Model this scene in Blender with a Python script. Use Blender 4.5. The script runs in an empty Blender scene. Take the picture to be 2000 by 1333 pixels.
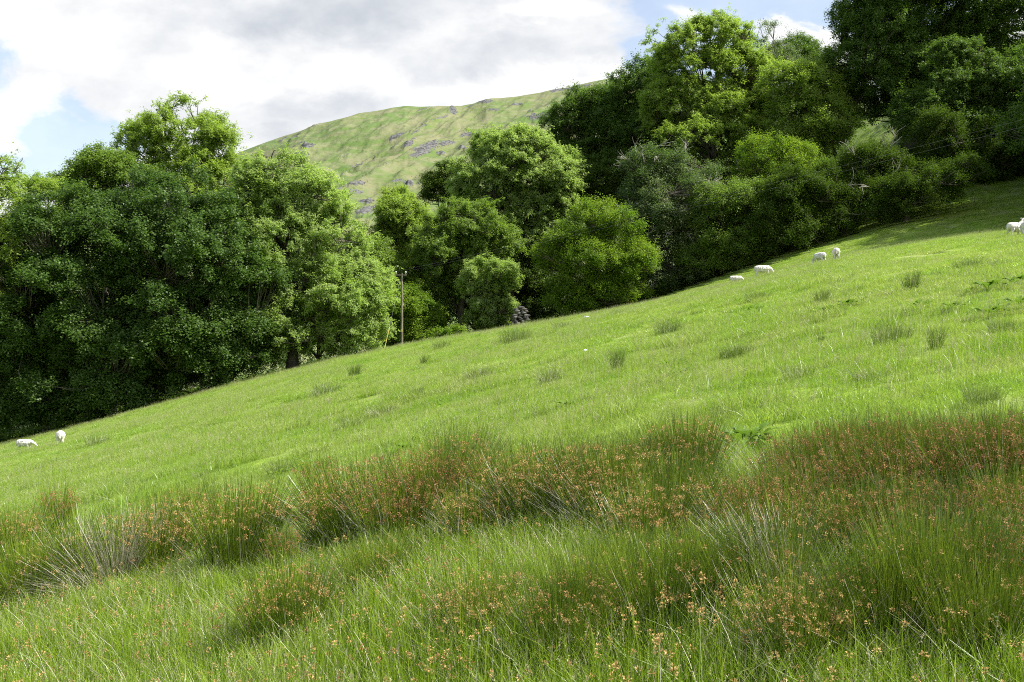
import bpy, math
import numpy as np
from mathutils import Vector
R = math.radians
SC = bpy.context.scene
COL = SC.collection

# ------------------------------------------------------------------ camera, sky, sun, exposure
F = 1963.0                                   # focal length in pixels of the 2000 px wide photograph
cam = bpy.data.cameras.new('camera'); cam.sensor_width = 36.0; cam.lens = 36.0 * F / 2000
cam.clip_start = 0.05; cam.clip_end = 9000
camo = bpy.data.objects.new('camera', cam); COL.objects.link(camo)
camo.location = (0, 0, 0); camo.rotation_euler = (R(90), 0, 0); SC.camera = camo

SUN_AZ, SUN_EL = R(97), R(52)                # azimuth clockwise from the view direction (+Y)
sd = Vector((math.sin(SUN_AZ) * math.cos(SUN_EL), math.cos(SUN_AZ) * math.cos(SUN_EL), math.sin(SUN_EL)))
sl = bpy.data.lights.new('sun', 'SUN'); sl.energy = 5.0; sl.angle = R(0.55); sl.color = (1.0, 0.955, 0.88)
so = bpy.data.objects.new('sun', sl); COL.objects.link(so)
so.rotation_euler = (-sd).to_track_quat('-Z', 'Y').to_euler()

SC.view_settings.view_transform = 'Standard'; SC.view_settings.look = 'None'
SC.view_settings.exposure = 0.82; SC.view_settings.gamma = 1.0; SC.view_settings.use_curve_mapping = False
cy = SC.cycles
cy.max_bounces = 6; cy.diffuse_bounces = 4; cy.glossy_bounces = 2; cy.transmission_bounces = 3; cy.transparent_max_bounces = 4
cy.sample_clamp_indirect = 4; cy.use_denoising = False; cy.filter_width = 1.05

class NT:
    """small node-tree writer"""
    def __init__(s, tree): s.t = tree; s.n = tree.nodes; s.l = tree.links
    def new(s, typ, **kw):
        n = s.n.new(typ)
        for k, v in kw.items(): setattr(n, k, v)
        return n
    def set(s, sock, v):
        if isinstance(v, bpy.types.NodeSocket): s.l.new(v, sock)
        elif v is not None: sock.default_value = v
    def m(s, op, a, b=None, c=None, clamp=False):
        n = s.new('ShaderNodeMath', operation=op, use_clamp=clamp)
        for i, v in enumerate((a, b, c)):
            if v is not None: s.set(n.inputs[i], v)
        return n.outputs[0]
    def mix(s, f, a, b, blend='MIX'):
        n = s.new('ShaderNodeMix', data_type='RGBA', blend_type=blend)
        s.set(n.inputs[0], f); s.set(n.inputs[6], a); s.set(n.inputs[7], b)
        return n.outputs[2]
    def noise(s, vec, scale, detail=4, rough=0.55, dist=0.0, col=False):
        n = s.new('ShaderNodeTexNoise'); s.set(n.inputs['Vector'], vec)
        n.inputs['Scale'].default_value = scale; n.inputs['Detail'].default_value = detail
        n.inputs['Roughness'].default_value = rough; n.inputs['Distortion'].default_value = dist
        return n.outputs[1 if col else 0]
    def rng(s, v, a, b, c=0.0, d=1.0, smooth=True):
        n = s.new('ShaderNodeMapRange'); n.interpolation_type = 'SMOOTHSTEP' if smooth else 'LINEAR'
        s.set(n.inputs[0], v)
        for i, q in enumerate((a, b, c, d)): n.inputs[i + 1].default_value = q
        return n.outputs[0]
    def attr(s, name):
        return s.new('ShaderNodeAttribute', attribute_name=name).outputs['Fac']
def rgb(r, g, b): return (r, g, b, 1.0)

# ---- world: Nishita sky with a procedural cloud cover over it
w = bpy.data.worlds.new('World'); SC.world = w; w.use_nodes = True
w.node_tree.nodes.clear(); W = NT(w.node_tree)
sky = W.new('ShaderNodeTexSky'); sky.sky_type = 'NISHITA'; sky.sun_disc = False
sky.sun_elevation = SUN_EL; sky.sun_rotation = SUN_AZ; sky.air_density = 1.0; sky.dust_density = 1.2; sky.ozone_density = 1.0
tc = W.new('ShaderNodeTexCoord'); sep = W.new('ShaderNodeSeparateXYZ'); W.l.new(tc.outputs['Generated'], sep.inputs[0])
yy = W.m('MAXIMUM', W.m('ABSOLUTE', sep.outputs[1]), 0.12)
U = W.m('DIVIDE', sep.outputs[0], yy); V = W.m('DIVIDE', sep.outputs[2], yy)
cmb = W.new('ShaderNodeCombineXYZ'); W.set(cmb.inputs[0], U); W.set(cmb.inputs[1], W.m('MULTIPLY', V, 1.7))
uv = cmb.outputs[0]
wn = W.noise(uv, 7.0, 6, 0.6, 0.3, col=True)
ws = W.new('ShaderNodeSeparateColor'); W.set(ws.inputs[0], wn)
Ud = W.m('ADD', U, W.m('MULTIPLY', W.m('SUBTRACT', ws.outputs[0], 0.5), 0.16))
Vd = W.m('ADD', V, W.m('MULTIPLY', W.m('SUBTRACT', ws.outputs[1], 0.5), 0.10))
def blob(px, py, rx, ry, soft=0.5):
    u0, v0, a, b = (px - 1000) / F, (666 - py) / F, rx / F, ry / F
    d = W.m('SQRT', W.m('ADD', W.m('POWER', W.m('DIVIDE', W.m('SUBTRACT', Ud, u0), a), 2.0), W.m('POWER', W.m('DIVIDE', W.m('SUBTRACT', Vd, v0), b), 2.0)))
    return W.rng(d, 1 + soft, 1 - soft, 0, 1)
def mx(*a):
    r = a[0]
    for q in a[1:]: r = W.m('MAXIMUM', r, q)
    return r
hole = mx(blob(165, 268, 125, 55, .35), blob(60, 318, 90, 30, .6), blob(-60, 130, 70, 55, .6), blob(1330, 30, 125, 62, .4),
          blob(1270, 100, 60, 40, .6), blob(1480, 10, 170, 50, .5), blob(1680, -40, 260, 70, .5), blob(1420, 100, 120, 60, .6))
puff = mx(blob(1560, 62, 78, 46, .25), blob(1610, 80, 50, 50, .3), blob(1370, 25, 70, 22, .9))
hole = W.m('MULTIPLY', hole, W.m('SUBTRACT', 1.0, W.m('MULTIPLY', puff, 0.97)))
# outside the part of the sky in view: broken cloud
nb = W.noise(uv, 1.6, 5, 0.55, 0.2)
far = W.rng(W.m('ADD', W.m('ABSOLUTE', U), W.m('MAXIMUM', W.m('SUBTRACT', V, 0.42), 0.0)), 0.62, 0.95, 0, 1)
brk = W.m('MULTIPLY', far, W.rng(nb, 0.43, 0.55, 1.0, 0.65))
hole = W.m('MAXIMUM', hole, brk)
n1 = W.noise(uv, 3.2, 7, 0.58, 0.15); n2 = W.noise(uv, 11.0, 6, 0.6)
grey = mx(blob(720, 10, 330, 55, .7), blob(1010, 105, 190, 45, .9), blob(640, 215, 130, 45, .9), blob(1400, 190, 200, 60, .8), blob(560, 262, 70, 30, .8))
white = mx(blob(395, 130, 130, 45, .8), blob(1065, 30, 60, 22, .8), blob(45, 225, 50, 45, .8), blob(985, 165, 120, 28, .8), blob(1180, 150, 50, 22, .8), blob(120, 90, 130, 50, .9), blob(700, 140, 90, 35, .9), puff)
lum = W.m('ADD', W.rng(n1, 0.33, 0.66, 0.74, 0.97), W.m('MULTIPLY', W.m('SUBTRACT', n2, 0.5), 0.34))
lum = W.m('ADD', W.m('SUBTRACT', lum, W.m('MULTIPLY', grey, 0.20)), W.m('MULTIPLY', white, 0.16))
lum = W.m('MINIMUM', W.m('MAXIMUM', lum, 0.50), 0.95)
ccol = W.mix(W.rng(lum, 0.5, 0.92), rgb(0.90, 0.965, 1.06), rgb(1.0, 1.0, 1.0))
vm = W.new('ShaderNodeVectorMath', operation='SCALE'); W.set(vm.inputs[0], ccol); W.set(vm.inputs['Scale'], W.m('MULTIPLY', lum, 0.68))
bg1 = W.new('ShaderNodeBackground'); W.l.new(sky.outputs[0], bg1.inputs[0]); bg1.inputs[1].default_value = 0.13
bg2 = W.new('ShaderNodeBackground'); W.set(bg2.inputs[0], vm.outputs[0]); bg2.inputs[1].default_value = 1.0
mxs = W.new('ShaderNodeMixShader'); wo = W.new('ShaderNodeOutputWorld')
# thin veil over the blue
W.set(mxs.inputs[0], W.m('MINIMUM', hole, W.m('ADD', 0.62, W.m('MULTIPLY', far, 0.36)))); W.l.new(bg2.outputs[0], mxs.inputs[1]); W.l.new(bg1.outputs[0], mxs.inputs[2]); W.l.new(mxs.outputs[0], wo.inputs[0])

# ------------------------------------------------------------------ helpers
def tag(o, label=None, cat=None, group=None, kind=None):
    if label: o['label'] = label
    if cat: o['category'] = cat
    if group: o['group'] = group
    if kind: o['kind'] = kind
    return o
def empty(name, loc=(0, 0, 0), rz=0):
    o = bpy.data.objects.new(name, None); COL.objects.link(o); o.location = loc; o.rotation_euler = (0, 0, rz)
    o.empty_display_size = 0.3; return o
def npmesh(name, V, Fc, mat, var=None, smooth=False):
    """V (n,3); Fc (m,4) quads or (m,3) tris, or list of both; var per-face float"""
    me = bpy.data.meshes.new(name)
    Fl = Fc if isinstance(Fc, list) else [Fc]
    Fl = [f for f in Fl if len(f)]
    li = np.concatenate([f.ravel() for f in Fl]).astype(np.int32)
    sz = np.concatenate([np.full(len(f), f.shape[1], np.int32) for f in Fl])
    st = np.concatenate([[0], np.cumsum(sz)[:-1]]).astype(np.int32)
    me.vertices.add(len(V)); me.vertices.foreach_set('co', np.ascontiguousarray(V, np.float32).ravel())
    me.loops.add(len(li)); me.loops.foreach_set('vertex_index', li)
    me.polygons.add(len(sz)); me.polygons.foreach_set('loop_start', st)
    try: me.polygons.foreach_set('loop_total', sz)
    except Exception: pass
    me.update(calc_edges=True)
    if smooth: me.polygons.foreach_set('use_smooth', np.ones(len(sz), bool))
    if var is not None:
        a = me.attributes.new('var', 'FLOAT', 'FACE'); a.data.foreach_set('value', np.ascontiguousarray(var, np.float32))
    me.materials.append(mat)
    return me
def link(name, me, parent=None, inv=None):
    o = bpy.data.objects.new(name, me); COL.objects.link(o)
    if parent is not None: o.parent = parent
    return o
def copy_tree(o, parent=None):
    c = o.copy(); COL.objects.link(c); c.parent = parent
    for ch in [q for q in bpy.data.objects if q.parent is o]: copy_tree(ch, c)
    return c
def unit(v): return v / np.maximum(np.linalg.norm(v, axis=-1, keepdims=True), 1e-9)
def tubes(paths, sides=5):
    """paths: list of (pts (n,3), radii (n,)) -> V, F"""
    Vs, Fs, off = [], [], 0
    ang = np.arange(sides) * 2 * np.pi / sides
    for P, r in paths:
        P = np.asarray(P, float); r = np.asarray(r, float); n = len(P)
        T = unit(np.gradient(P, axis=0))
        ref = np.where(np.abs(T[:, 2:3]) > 0.9, np.array([[1.0, 0, 0]]), np.array([[0, 0, 1.0]]))
        A = unit(np.cross(T, ref)); B = np.cross(T, A)
        ring = P[:, None] + r[:, None, None] * (np.cos(ang)[None, :, None] * A[:, None] + np.sin(ang)[None, :, None] * B[:, None])
        Vs.append(ring.reshape(-1, 3))
        i = np.arange(n - 1)[:, None] * sides; j = np.arange(sides)[None]; k = (j + 1) % sides
        Fs.append((np.stack([i + j, i + k, i + sides + k, i + sides + j], -1).reshape(-1, 4)) + off); off += n * sides
    return np.concatenate(Vs), np.concatenate(Fs)

# value noise in numpy (for relief)
def vnoise(x, y, seed=0):
    xi = np.floor(x).astype(np.int64); yi = np.floor(y).astype(np.int64); fx = x - xi; fy = y - yi
    fx = fx * fx * (3 - 2 * fx); fy = fy * fy * (3 - 2 * fy)
    def h(a, b):
        n = (a * 374761393 + b * 668265263 + seed * 982451653) & 0xffffffff
        n = ((n ^ (n >> 13)) * 1274126177) & 0xffffffff
        return ((n ^ (n >> 16)) & 0xffff) / 65535.0
    return (h(xi, yi) * (1 - fx) + h(xi + 1, yi) * fx) * (1 - fy) + (h(xi, yi + 1) * (1 - fx) + h(xi + 1, yi + 1) * fx) * fy
def fbm(x, y, seed=0, oct=4):
    s = 0; a = .5
    for k in range(oct): s = s + a * (vnoise(x * 2 ** k + 17.3 * k, y * 2 ** k - 9.1 * k, seed + k) - .5); a *= .5
    return s
def sstep(a, b, v):
    t = np.clip((v - a) / (b - a), 0, 1); return t * t * (3 - 2 * t)

# ------------------------------------------------------------------ the shape of the ground
_px = np.array([-3000, -1500, -500, 0, 200, 400, 600, 800, 1000, 1200, 1400, 1600, 1800, 2000, 2500, 3500, 5000.])
_cy = np.array([1150, 1080, 970, 868, 819, 766, 717, 675, 643, 608, 567, 514, 474, 452, 395, 300, 250.])
_dc = np.array([80, 84, 90, 94, 90, 83, 76, 67, 66, 64, 61, 62, 66, 68, 68, 66, 66.])
_by = np.array([1100, 1060, 980, 915, 860, 805, 752, 708, 668, 610, 510, 385, 240, 165, 90, 60, 60.])
def _smooth_interp(v, xs, ys):
    # average three shifted lookups: rounds the corners of the table
    return sum(np.interp(v + d, xs, ys) for d in (-110, -55, 0, 55, 110)) / 5
H0 = 2.15
def H(x, y):
    x = np.asarray(x, float); y = np.asarray(y, float)
    x = np.where(y < 3, np.clip(x, -60, 60), x); y = np.maximum(y, -40.0)
    yp = np.maximum(y, 3.0); X = np.clip(x / yp, -1.9, 1.9); px = X * F + 1000
    E = (666 - _smooth_interp(px, _px, _cy)) / F; Dc = _smooth_interp(px, _px, _dc); Eb = (666 - _smooth_interp(px, _px, _by)) / F
    lin = 0.235 * x / yp + 0.016
    wE = sstep(6, 26, y)
    Eh = lin * (1 - wE) + E * wE
    yc = np.minimum(y, Dc * 1.25)
    z = Eh * y + np.where(y < 3, 0.235 * x * (1 - np.clip(y, -1e9, 3) / 3), 0) - H0 + 2 * H0 * yc / Dc - H0 * yc * yc / Dc ** 2
    s = sstep(0.98, 1.0, y / Dc) * sstep(np.minimum(Dc, 72), 112.0, y)
    z = z * (1 - s) + Eb * y * s
    z = z + y * .055 * sstep(98, 150, y) * (1 - sstep(170, 300, y)) * sstep(.22, .34, X)
    f = sstep(110, 420, y); z = z * (1 - f) + (z / np.maximum(y, 1) * 130 - 8) * f
    z = z + fbm(x * .12, y * .12, 3) * 0.45 * sstep(4, 14, y) * (1 - .5 * sstep(30, 60, y)) + fbm(x * .7, y * .7, 5, 3) * 0.10
    return z
def ground(px, py, dmin=2.2, dmax=66):
    """the point of the pasture seen at a photo pixel"""
    X = (px - 1000) / F; e = (666 - py) / F
    ys = np.linspace(dmin, dmax, 1600); z = H(X * ys, ys); k = np.nonzero(z / ys >= e)[0]
    i = k[0] if len(k) else int(np.argmax(z / ys))
    return Vector((X * ys[i], ys[i], z[i]))
def at(px, D): 
    x = (px - 1000) / F * D; return Vector((x, D, float(H(x, D))))

# ------------------------------------------------------------------ materials
def mat(name): 
    m = bpy.data.materials.new(name); m.use_nodes = True; m.node_tree.nodes.clear(); return m, NT(m.node_tree)
def bsdf(N, color, rough=.6, spec=.3, trans=0.0, tcol=None, normal=None):
    p = N.new('ShaderNodeBsdfPrincipled'); N.set(p.inputs['Base Color'], color)
    N.set(p.inputs['Roughness'], rough); N.set(p.inputs['Specular IOR Level'], spec)
    if normal is not None: N.set(p.inputs['Normal'], normal)
    o = N.new('ShaderNodeOutputMaterial')
    if trans > 0:
        t = N.new('ShaderNodeBsdfTranslucent'); N.set(t.inputs[0], tcol if tcol is not None else color)
        x = N.new('ShaderNodeMixShader'); x.inputs[0].default_value = trans
        N.l.new(p.outputs[0], x.inputs[1]); N.l.new(t.outputs[0], x.inputs[2]); N.l.new(x.outputs[0], o.inputs[0])
    else: N.l.new(p.outputs[0], o.inputs[0])
    return p
def pos(N): return N.new('ShaderNodeNewGeometry').outputs['Position']
def leaf_mat(name, c1, c2, c3, rough=.42, spec=.5, trans=.35, boost=(1.35, 1.5, .8)):
    m, N = mat(name); v = N.attr('var'); n = N.noise(pos(N), .45, 3)
    c = N.mix(N.rng(v, 0, 1, 0, 1, False), rgb(*c1), rgb(*c2)); c = N.mix(N.rng(n, .4, .68), c, rgb(*c3))
    t = N.mix(1.0, c, rgb(*boost), 'MULTIPLY')
    bsdf(N, c, rough, spec, trans, t); return m
L = {
 'sycamore': leaf_mat('sycamore_leaf', (.060, .115, .022), (.108, .180, .042), (.082, .146, .024), .48, .38, .38),
 'ash': leaf_mat('ash_leaf', (.215, .300, .055), (.310, .390, .095), (.245, .335, .055), .5, .3, .52),
 'ash2': leaf_mat('ash_leaf_pale', (.250, .335, .095), (.370, .445, .190), (.265, .360, .085), .5, .35, .55),
 'mid': leaf_mat('hedge_leaf', (.135, .210, .038), (.205, .285, .058), (.165, .245, .036), .5, .35, .46),
 'oak': leaf_mat('oak_leaf', (.080, .145, .026), (.130, .200, .038), (.100, .170, .028), .5, .35, .42),
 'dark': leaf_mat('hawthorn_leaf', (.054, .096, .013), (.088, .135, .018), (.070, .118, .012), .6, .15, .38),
 'yellow': leaf_mat('hazel_leaf', (.150, .235, .024), (.235, .320, .036), (.130, .220, .022), .5, .3, .48),
 'brown': leaf_mat('sparse_leaf', (.120, .170, .066), (.175, .220, .100), (.105, .170, .050), .5, .3, .42),
}
def bark_mat(name, a, b):
    m, N = mat(name); p = pos(N); n = N.noise(p, 3.0, 6, .7); n2 = N.noise(p, 22.0, 3)
    c = N.mix(N.rng(n, .35, .65), rgb(*a), rgb(*b)); bp = N.new('ShaderNodeBump'); bp.inputs['Strength'].default_value = .6
    N.set(bp.inputs['Height'], n2); bsdf(N, c, .85, .2, normal=bp.outputs[0]); return m
BARK = bark_mat('bark', (.055, .045, .034), (.125, .112, .085)); PALE = bark_mat('pale_dead_wood', (.24, .225, .19), (.42, .39, .34))

def grass_color(N):
    p = pos(N)
    a = N.noise(p, .16, 4); b = N.noise(p, .75, 4, .6); d = N.noise(p, 2.6, 3, .6)
    c = N.mix(N.rng(a, .35, .65), rgb(.235, .370, .026), rgb(.285, .392, .055))
    c = N.mix(N.m('MULTIPLY', N.rng(b, .44, .66), .9), c, rgb(.355, .405, .135))
    c = N.mix(N.m('MULTIPLY', N.rng(b, .46, .30), .6), c, rgb(.165, .310, .014))
    c = N.mix(N.m('MULTIPLY', N.rng(d, .56, .76), .5), c, rgb(.140, .280, .014))
    return c
def mk_ground():
    m, N = mat('pasture_soil_and_turf'); p = pos(N); c = grass_color(N)
    s = N.new('ShaderNodeSeparateXYZ'); N.set(s.inputs[0], p)
    c = N.mix(N.rng(N.noise(p, 5.0, 5, .7), .3, .75), N.mix(.45, c, rgb(.05, .085, .012)), c)
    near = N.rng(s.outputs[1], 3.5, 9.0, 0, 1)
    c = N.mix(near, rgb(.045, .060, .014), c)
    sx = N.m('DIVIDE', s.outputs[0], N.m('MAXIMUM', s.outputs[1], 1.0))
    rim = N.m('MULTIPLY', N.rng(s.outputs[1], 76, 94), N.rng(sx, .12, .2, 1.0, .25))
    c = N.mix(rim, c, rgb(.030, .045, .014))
    bp = N.new('ShaderNodeBump'); bp.inputs['Strength'].default_value = .8; bp.inputs['Distance'].default_value = .08
    N.set(bp.inputs['Height'], N.noise(p, 9.0, 6, .7))
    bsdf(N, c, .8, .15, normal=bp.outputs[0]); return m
GROUND = mk_ground()
def mk_blade(name, kind):
    m, N = mat(name); v = N.attr('var')
    if kind == 'turf':
        c = grass_color(N); c = N.mix(N.rng(v, 0, 1, 0, 1, False), N.mix(.30, c, rgb(.130, .260, .012)), N.mix(.30, c, rgb(.50, .57, .23)))
        c = N.mix(N.rng(v, .965, .99), c, rgb(.46, .44, .26))
    elif kind == 'tall':
        p = pos(N); b = N.noise(p, 1.1, 3)
        c = N.mix(N.rng(v, 0, .9, 0, 1, False), rgb(.105, .215, .010), rgb(.350, .470, .040))
        c = N.mix(N.rng(b, .45, .7), c, N.mix(.5, c, rgb(.34, .42, .12)))
        c = N.mix(N.rng(v, .88, .92), c, rgb(.56, .52, .36))
    bsdf(N, c, .34, .45, .36 if kind == 'tall' else .46, N.mix(1.0, c, rgb(1.25, 1.3, .7), 'MULTIPLY')); return m
TURF = mk_blade('turf_blades', 'turf'); TALL = mk_blade('meadow_blades', 'tall')
def simple(name, ca, cb, rough=.6, spec=.3, trans=0.0, scale=3.0):
    m, N = mat(name); v = N.attr('var'); n = N.noise(pos(N), scale, 4)
    c = N.mix(N.m('ADD', N.m('MULTIPLY', v, .6), N.m('MULTIPLY', N.rng(n, .35, .65), .4)), rgb(*ca), rgb(*cb)); bsdf(N, c, rough, spec, trans); return m
STEM = simple('rush_stem', (.036, .090, .005), (.240, .325, .026), .30, .5, .10)
STRAW = simple('dead_rush', (.40, .36, .25), (.72, .68, .54), .5, .4, .1)
FLOWER = simple('rush_flower', (.42, .24, .09), (.74, .52, .22), .7, .2, .25)
REDFL = simple('rush_flower_red', (.27, .13, .055), (.55, .33, .14), .7, .2, .22)
SEED = simple('grass_seed_head', (.38, .36, .20), (.56, .50, .32), .7, .2, .3)
DOCK = simple('dock_leaf', (.110, .220, .014), (.230, .350, .040), .45, .3, .4)
STONE = simple('lichen_stone', (.05, .046, .042), (.17, .16, .15), .85, .2, 0, 2.5)
WHITESTONE = simple('pale_stone', (.55, .54, .50), (.75, .74, .70), .8, .2)

# ------------------------------------------------------------------ ground sheet
def build_ground():
    rr = np.concatenate([[0.0], np.geomspace(1.0, 9.0, 34), np.geomspace(9.15, 75, 170), np.geomspace(76, 130, 50), np.geomspace(135, 5000, 36)])
    th = np.concatenate([np.linspace(-32, 32, 330), np.linspace(33, 327, 90)]) * np.pi / 180
    T, Rr = np.meshgrid(th, rr); x = np.sin(T) * Rr; y = np.cos(T) * Rr; z = H(x, y)
    n, m = T.shape; V = np.stack([x, y, z], -1).reshape(-1, 3)
    i = np.arange(n - 1)[:, None] * m; j = np.arange(m)[None]; k = (j + 1) % m
    Fq = np.stack([i + j, i + k, i + m + k, i + m + j], -1).reshape(-1, 4)[:, ::-1]
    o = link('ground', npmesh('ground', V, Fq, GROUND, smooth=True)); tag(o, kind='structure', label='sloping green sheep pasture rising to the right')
build_ground()

# ------------------------------------------------------------------ far fell
_rx = np.array([-3000, -1000, -200, 0, 200, 350, 460, 520, 560, 620, 700, 750, 790, 850, 900, 925, 950, 1010, 1100, 1190, 1300, 1500, 2000, 3500.])
_ry = np.array([620, 600, 520, 450, 385, 340, 303, 278, 263, 245, 223, 214, 207, 209, 208, 203, 195, 188, 170, 154, 150, 165, 230, 420.])
CRAGS = [(825, 296, 26, 11, -.45), (798, 283, 12, 8, -.4), (838, 287, 26, 9, -.25), (872, 281, 20, 6, -.15), (640, 351, 17, 9, .0), (712, 413, 34, 8, -.22), (745, 403, 14, 7, 0), (692, 377, 26, 6, -.1),
         (588, 303, 20, 10, -.2), (470, 335, 14, 18, .6), (600, 285, 16, 5, 0), (948, 199, 20, 5, 0), (1050, 228, 30, 7, -.12), (1120, 172, 55, 4, -.15), (886, 218, 12, 13, 1.2),
         (720, 395, 26, 5, 0), (773, 268, 18, 6, -.5), (655, 400, 20, 7, -.1), (960, 215, 14, 4, 0), (700, 360, 25, 4, -.1), (640, 232, 20, 3, -.3), (555, 272, 18, 4, -.5), (1005, 300, 25, 8, -.2),
         (780, 355, 18, 4, -.1), (860, 300, 12, 4, 0), (1010, 205, 16, 3, 0), (918, 262, 22, 4, -.2), (690, 440, 20, 5, -.1), (905, 290, 14, 3, .1), (795, 358, 12, 4, -.1)]
def build_fell():
    PX = np.concatenate([np.linspace(-2500, 380, 50), np.linspace(390, 1260, 560), np.linspace(1275, 3300, 50)])
    t = np.concatenate([np.linspace(0, 1, 330), 1 + np.linspace(.01, .6, 14)])
    P, Tt = np.meshgrid(PX, t); X = (P - 1000) / F
    y = 330 + 800 * Tt
    er = (666 - np.interp(P, _rx, _ry)) / F; e0 = np.minimum(er - .06, -.045) - .02
    tt = np.clip(Tt, 0, 1); e = e0 + (er - e0) * (1 - (1 - tt) ** 1.9)
    x = X * y
    amp = sstep(0, .1, tt) * (1 - sstep(.86, 1.0, tt) * .8)
    # spurs and gullies running down to the left, finer lumps, terraces
    py0 = 666 - e * F; AL = P * .90 - py0 * .44; AC = P * .44 + py0 * .90
    g = fbm(AL * .0042, AC * .022, 11, 4) * 34 + fbm(AL * .02, AC * .075, 21, 4) * 9 + fbm(x * .11, y * .05, 25, 3) * 1.6
    z = e * y + g * amp
    z = np.where(Tt > 1, z - (Tt - 1) * 260, z)
    py = 666 - z / y * F; rock = np.zeros_like(z)
    AL = P * .92 - py * .38; AC = P * .38 + py * .92; rn = fbm(AL * .03, AC * .17, 31, 4)
    rn2 = fbm(AL * .12, AC * .5, 37, 3)
    for (cx, cy_, a, b, tl) in CRAGS:
        dx = P - cx; dy = py - cy_; c, s = math.cos(tl), math.sin(tl)
        u = (dx * c + dy * s) / a; v = (-dx * s + dy * c) / b
        rock = np.maximum(rock, np.clip(1.45 - np.sqrt(u * u + v * v) * 1.25 + rn * 1.5 + rn2 * 1.2, 0, 1))
    sp = fbm(AL * .016 + 5, AC * .10, 41, 5) + .6 * fbm(AL * .07, AC * .42, 45, 3)
    rock = np.maximum(rock, np.clip((sp - .23) * 9, 0, .55) * sstep(0, .06, tt))
    z = z + rock * (1.8 + 4 * fbm(AL * .10, AC * .4, 51, 3)) * amp
    dz = fbm(P * .012, py * .03 + P * .01, 61, 5)
    n, m = P.shape; V = np.stack([x, y, z], -1).reshape(-1, 3)
    i = np.arange(n - 1)[:, None] * m; j = np.arange(m - 1)[None]
    Fq = np.stack([i + j, i + j + 1, i + m + j + 1, i + m + j], -1).reshape(-1, 4)
    mm, N = mat('fell_turf_and_rock'); p = pos(N)
    mp = N.new('ShaderNodeMapping'); N.set(mp.inputs[0], p); mp.inputs['Scale'].default_value = (1, .5, 2.2)
    q = mp.outputs[0]
    a = N.noise(q, .012, 6, .62); b = N.noise(q, .05, 6, .68); d = N.noise(q, .22, 5, .7)
    c = N.mix(N.rng(a, .40, .60), rgb(.112, .165, .050), rgb(.168, .185, .082))
    c = N.mix(N.m('MULTIPLY', N.rng(b, .47, .62), .8), c, rgb(.205, .200, .112))
    c = N.mix(N.m('MULTIPLY', N.rng(b, .48, .36), .7), c, rgb(.100, .170, .034))
    c = N.mix(N.m('MULTIPLY', N.rng(d, .52, .70), .6), c, rgb(.085, .110, .035))
    r = N.attr('rock'); rk = N.mix(N.rng(N.noise(q, .35, 5, .7), .38, .62), rgb(.055, .055, .052), rgb(.165, .165, .158))
    c = N.mix(N.rng(N.m('ADD', r, N.m('MULTIPLY', N.m('SUBTRACT', d, .5), .7)), .38, .58), c, rk)
    bp = N.new('ShaderNodeBump'); bp.inputs['Strength'].default_value = .6; bp.inputs['Distance'].default_value = 2.0
    N.set(bp.inputs['Height'], N.noise(q, .16, 6, .72)); bsdf(N, c, .9, .1, normal=bp.outputs[0])
    me = npmesh('fell', V, Fq, mm, smooth=True)
    at_ = me.attributes.new('rock', 'FLOAT', 'POINT'); at_.data.foreach_set('value', rock.astype(np.float32).ravel())
    tag(link('hill', me), kind='structure', label='bare grassy fell with grey rock outcrops')
build_fell()

# ------------------------------------------------------------------ trees
def leaves_mesh(name, C, Nn, rng, m, style, size):
    """C (n,3) spray centres, Nn (n,3) outward directions -> kite leaves in rosettes"""
    n = len(C)
    k = {'ash': 7, 'broad': 6, 'small': 6}[style]
    ln = {'ash': .22, 'broad': .155, 'small': .135}[style] * size; wd = {'ash': .078, 'broad': .125, 'small': .085}[style] * size
    sp = {'ash': .07, 'broad': .13, 'small': .14}[style] * size
    C = np.repeat(C, k, 0); Nn = np.repeat(Nn, k, 0)
    d = rng.normal(size=(n * k, 3)) + Nn * .45; d[:, 2] = d[:, 2] * .42 - {'ash': .30, 'broad': .18, 'small': .0}[style]; d = unit(d)
    up = unit(rng.normal(size=(n * k, 3)) * .42 + np.array([0, 0, 1.0]) + Nn * .35)
    s = unit(np.cross(d, up)); L_ = ln * rng.uniform(.6, 1.25, (n * k, 1)); Wd = wd * rng.uniform(.7, 1.2, (n * k, 1))
    b = C + rng.normal(size=(n * k, 3)) * sp
    nr = np.cross(s, d)
    v0 = b; v1 = b + d * L_ * .42 + s * Wd * .5; v2 = b + d * L_ - nr * L_ * .18; v3 = b + d * L_ * .42 - s * Wd * .5
    V = np.stack([v0, v1, v2, v3], 1).reshape(-1, 3); Fq = np.arange(n * k * 4).reshape(-1, 4)
    var = np.clip(np.repeat(rng.uniform(0, 1, n), k) * .5 + rng.uniform(.15, .4, n * k), 0, 1)
    return npmesh(name, V, Fq, m, var)
NTREE = [0]
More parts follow.
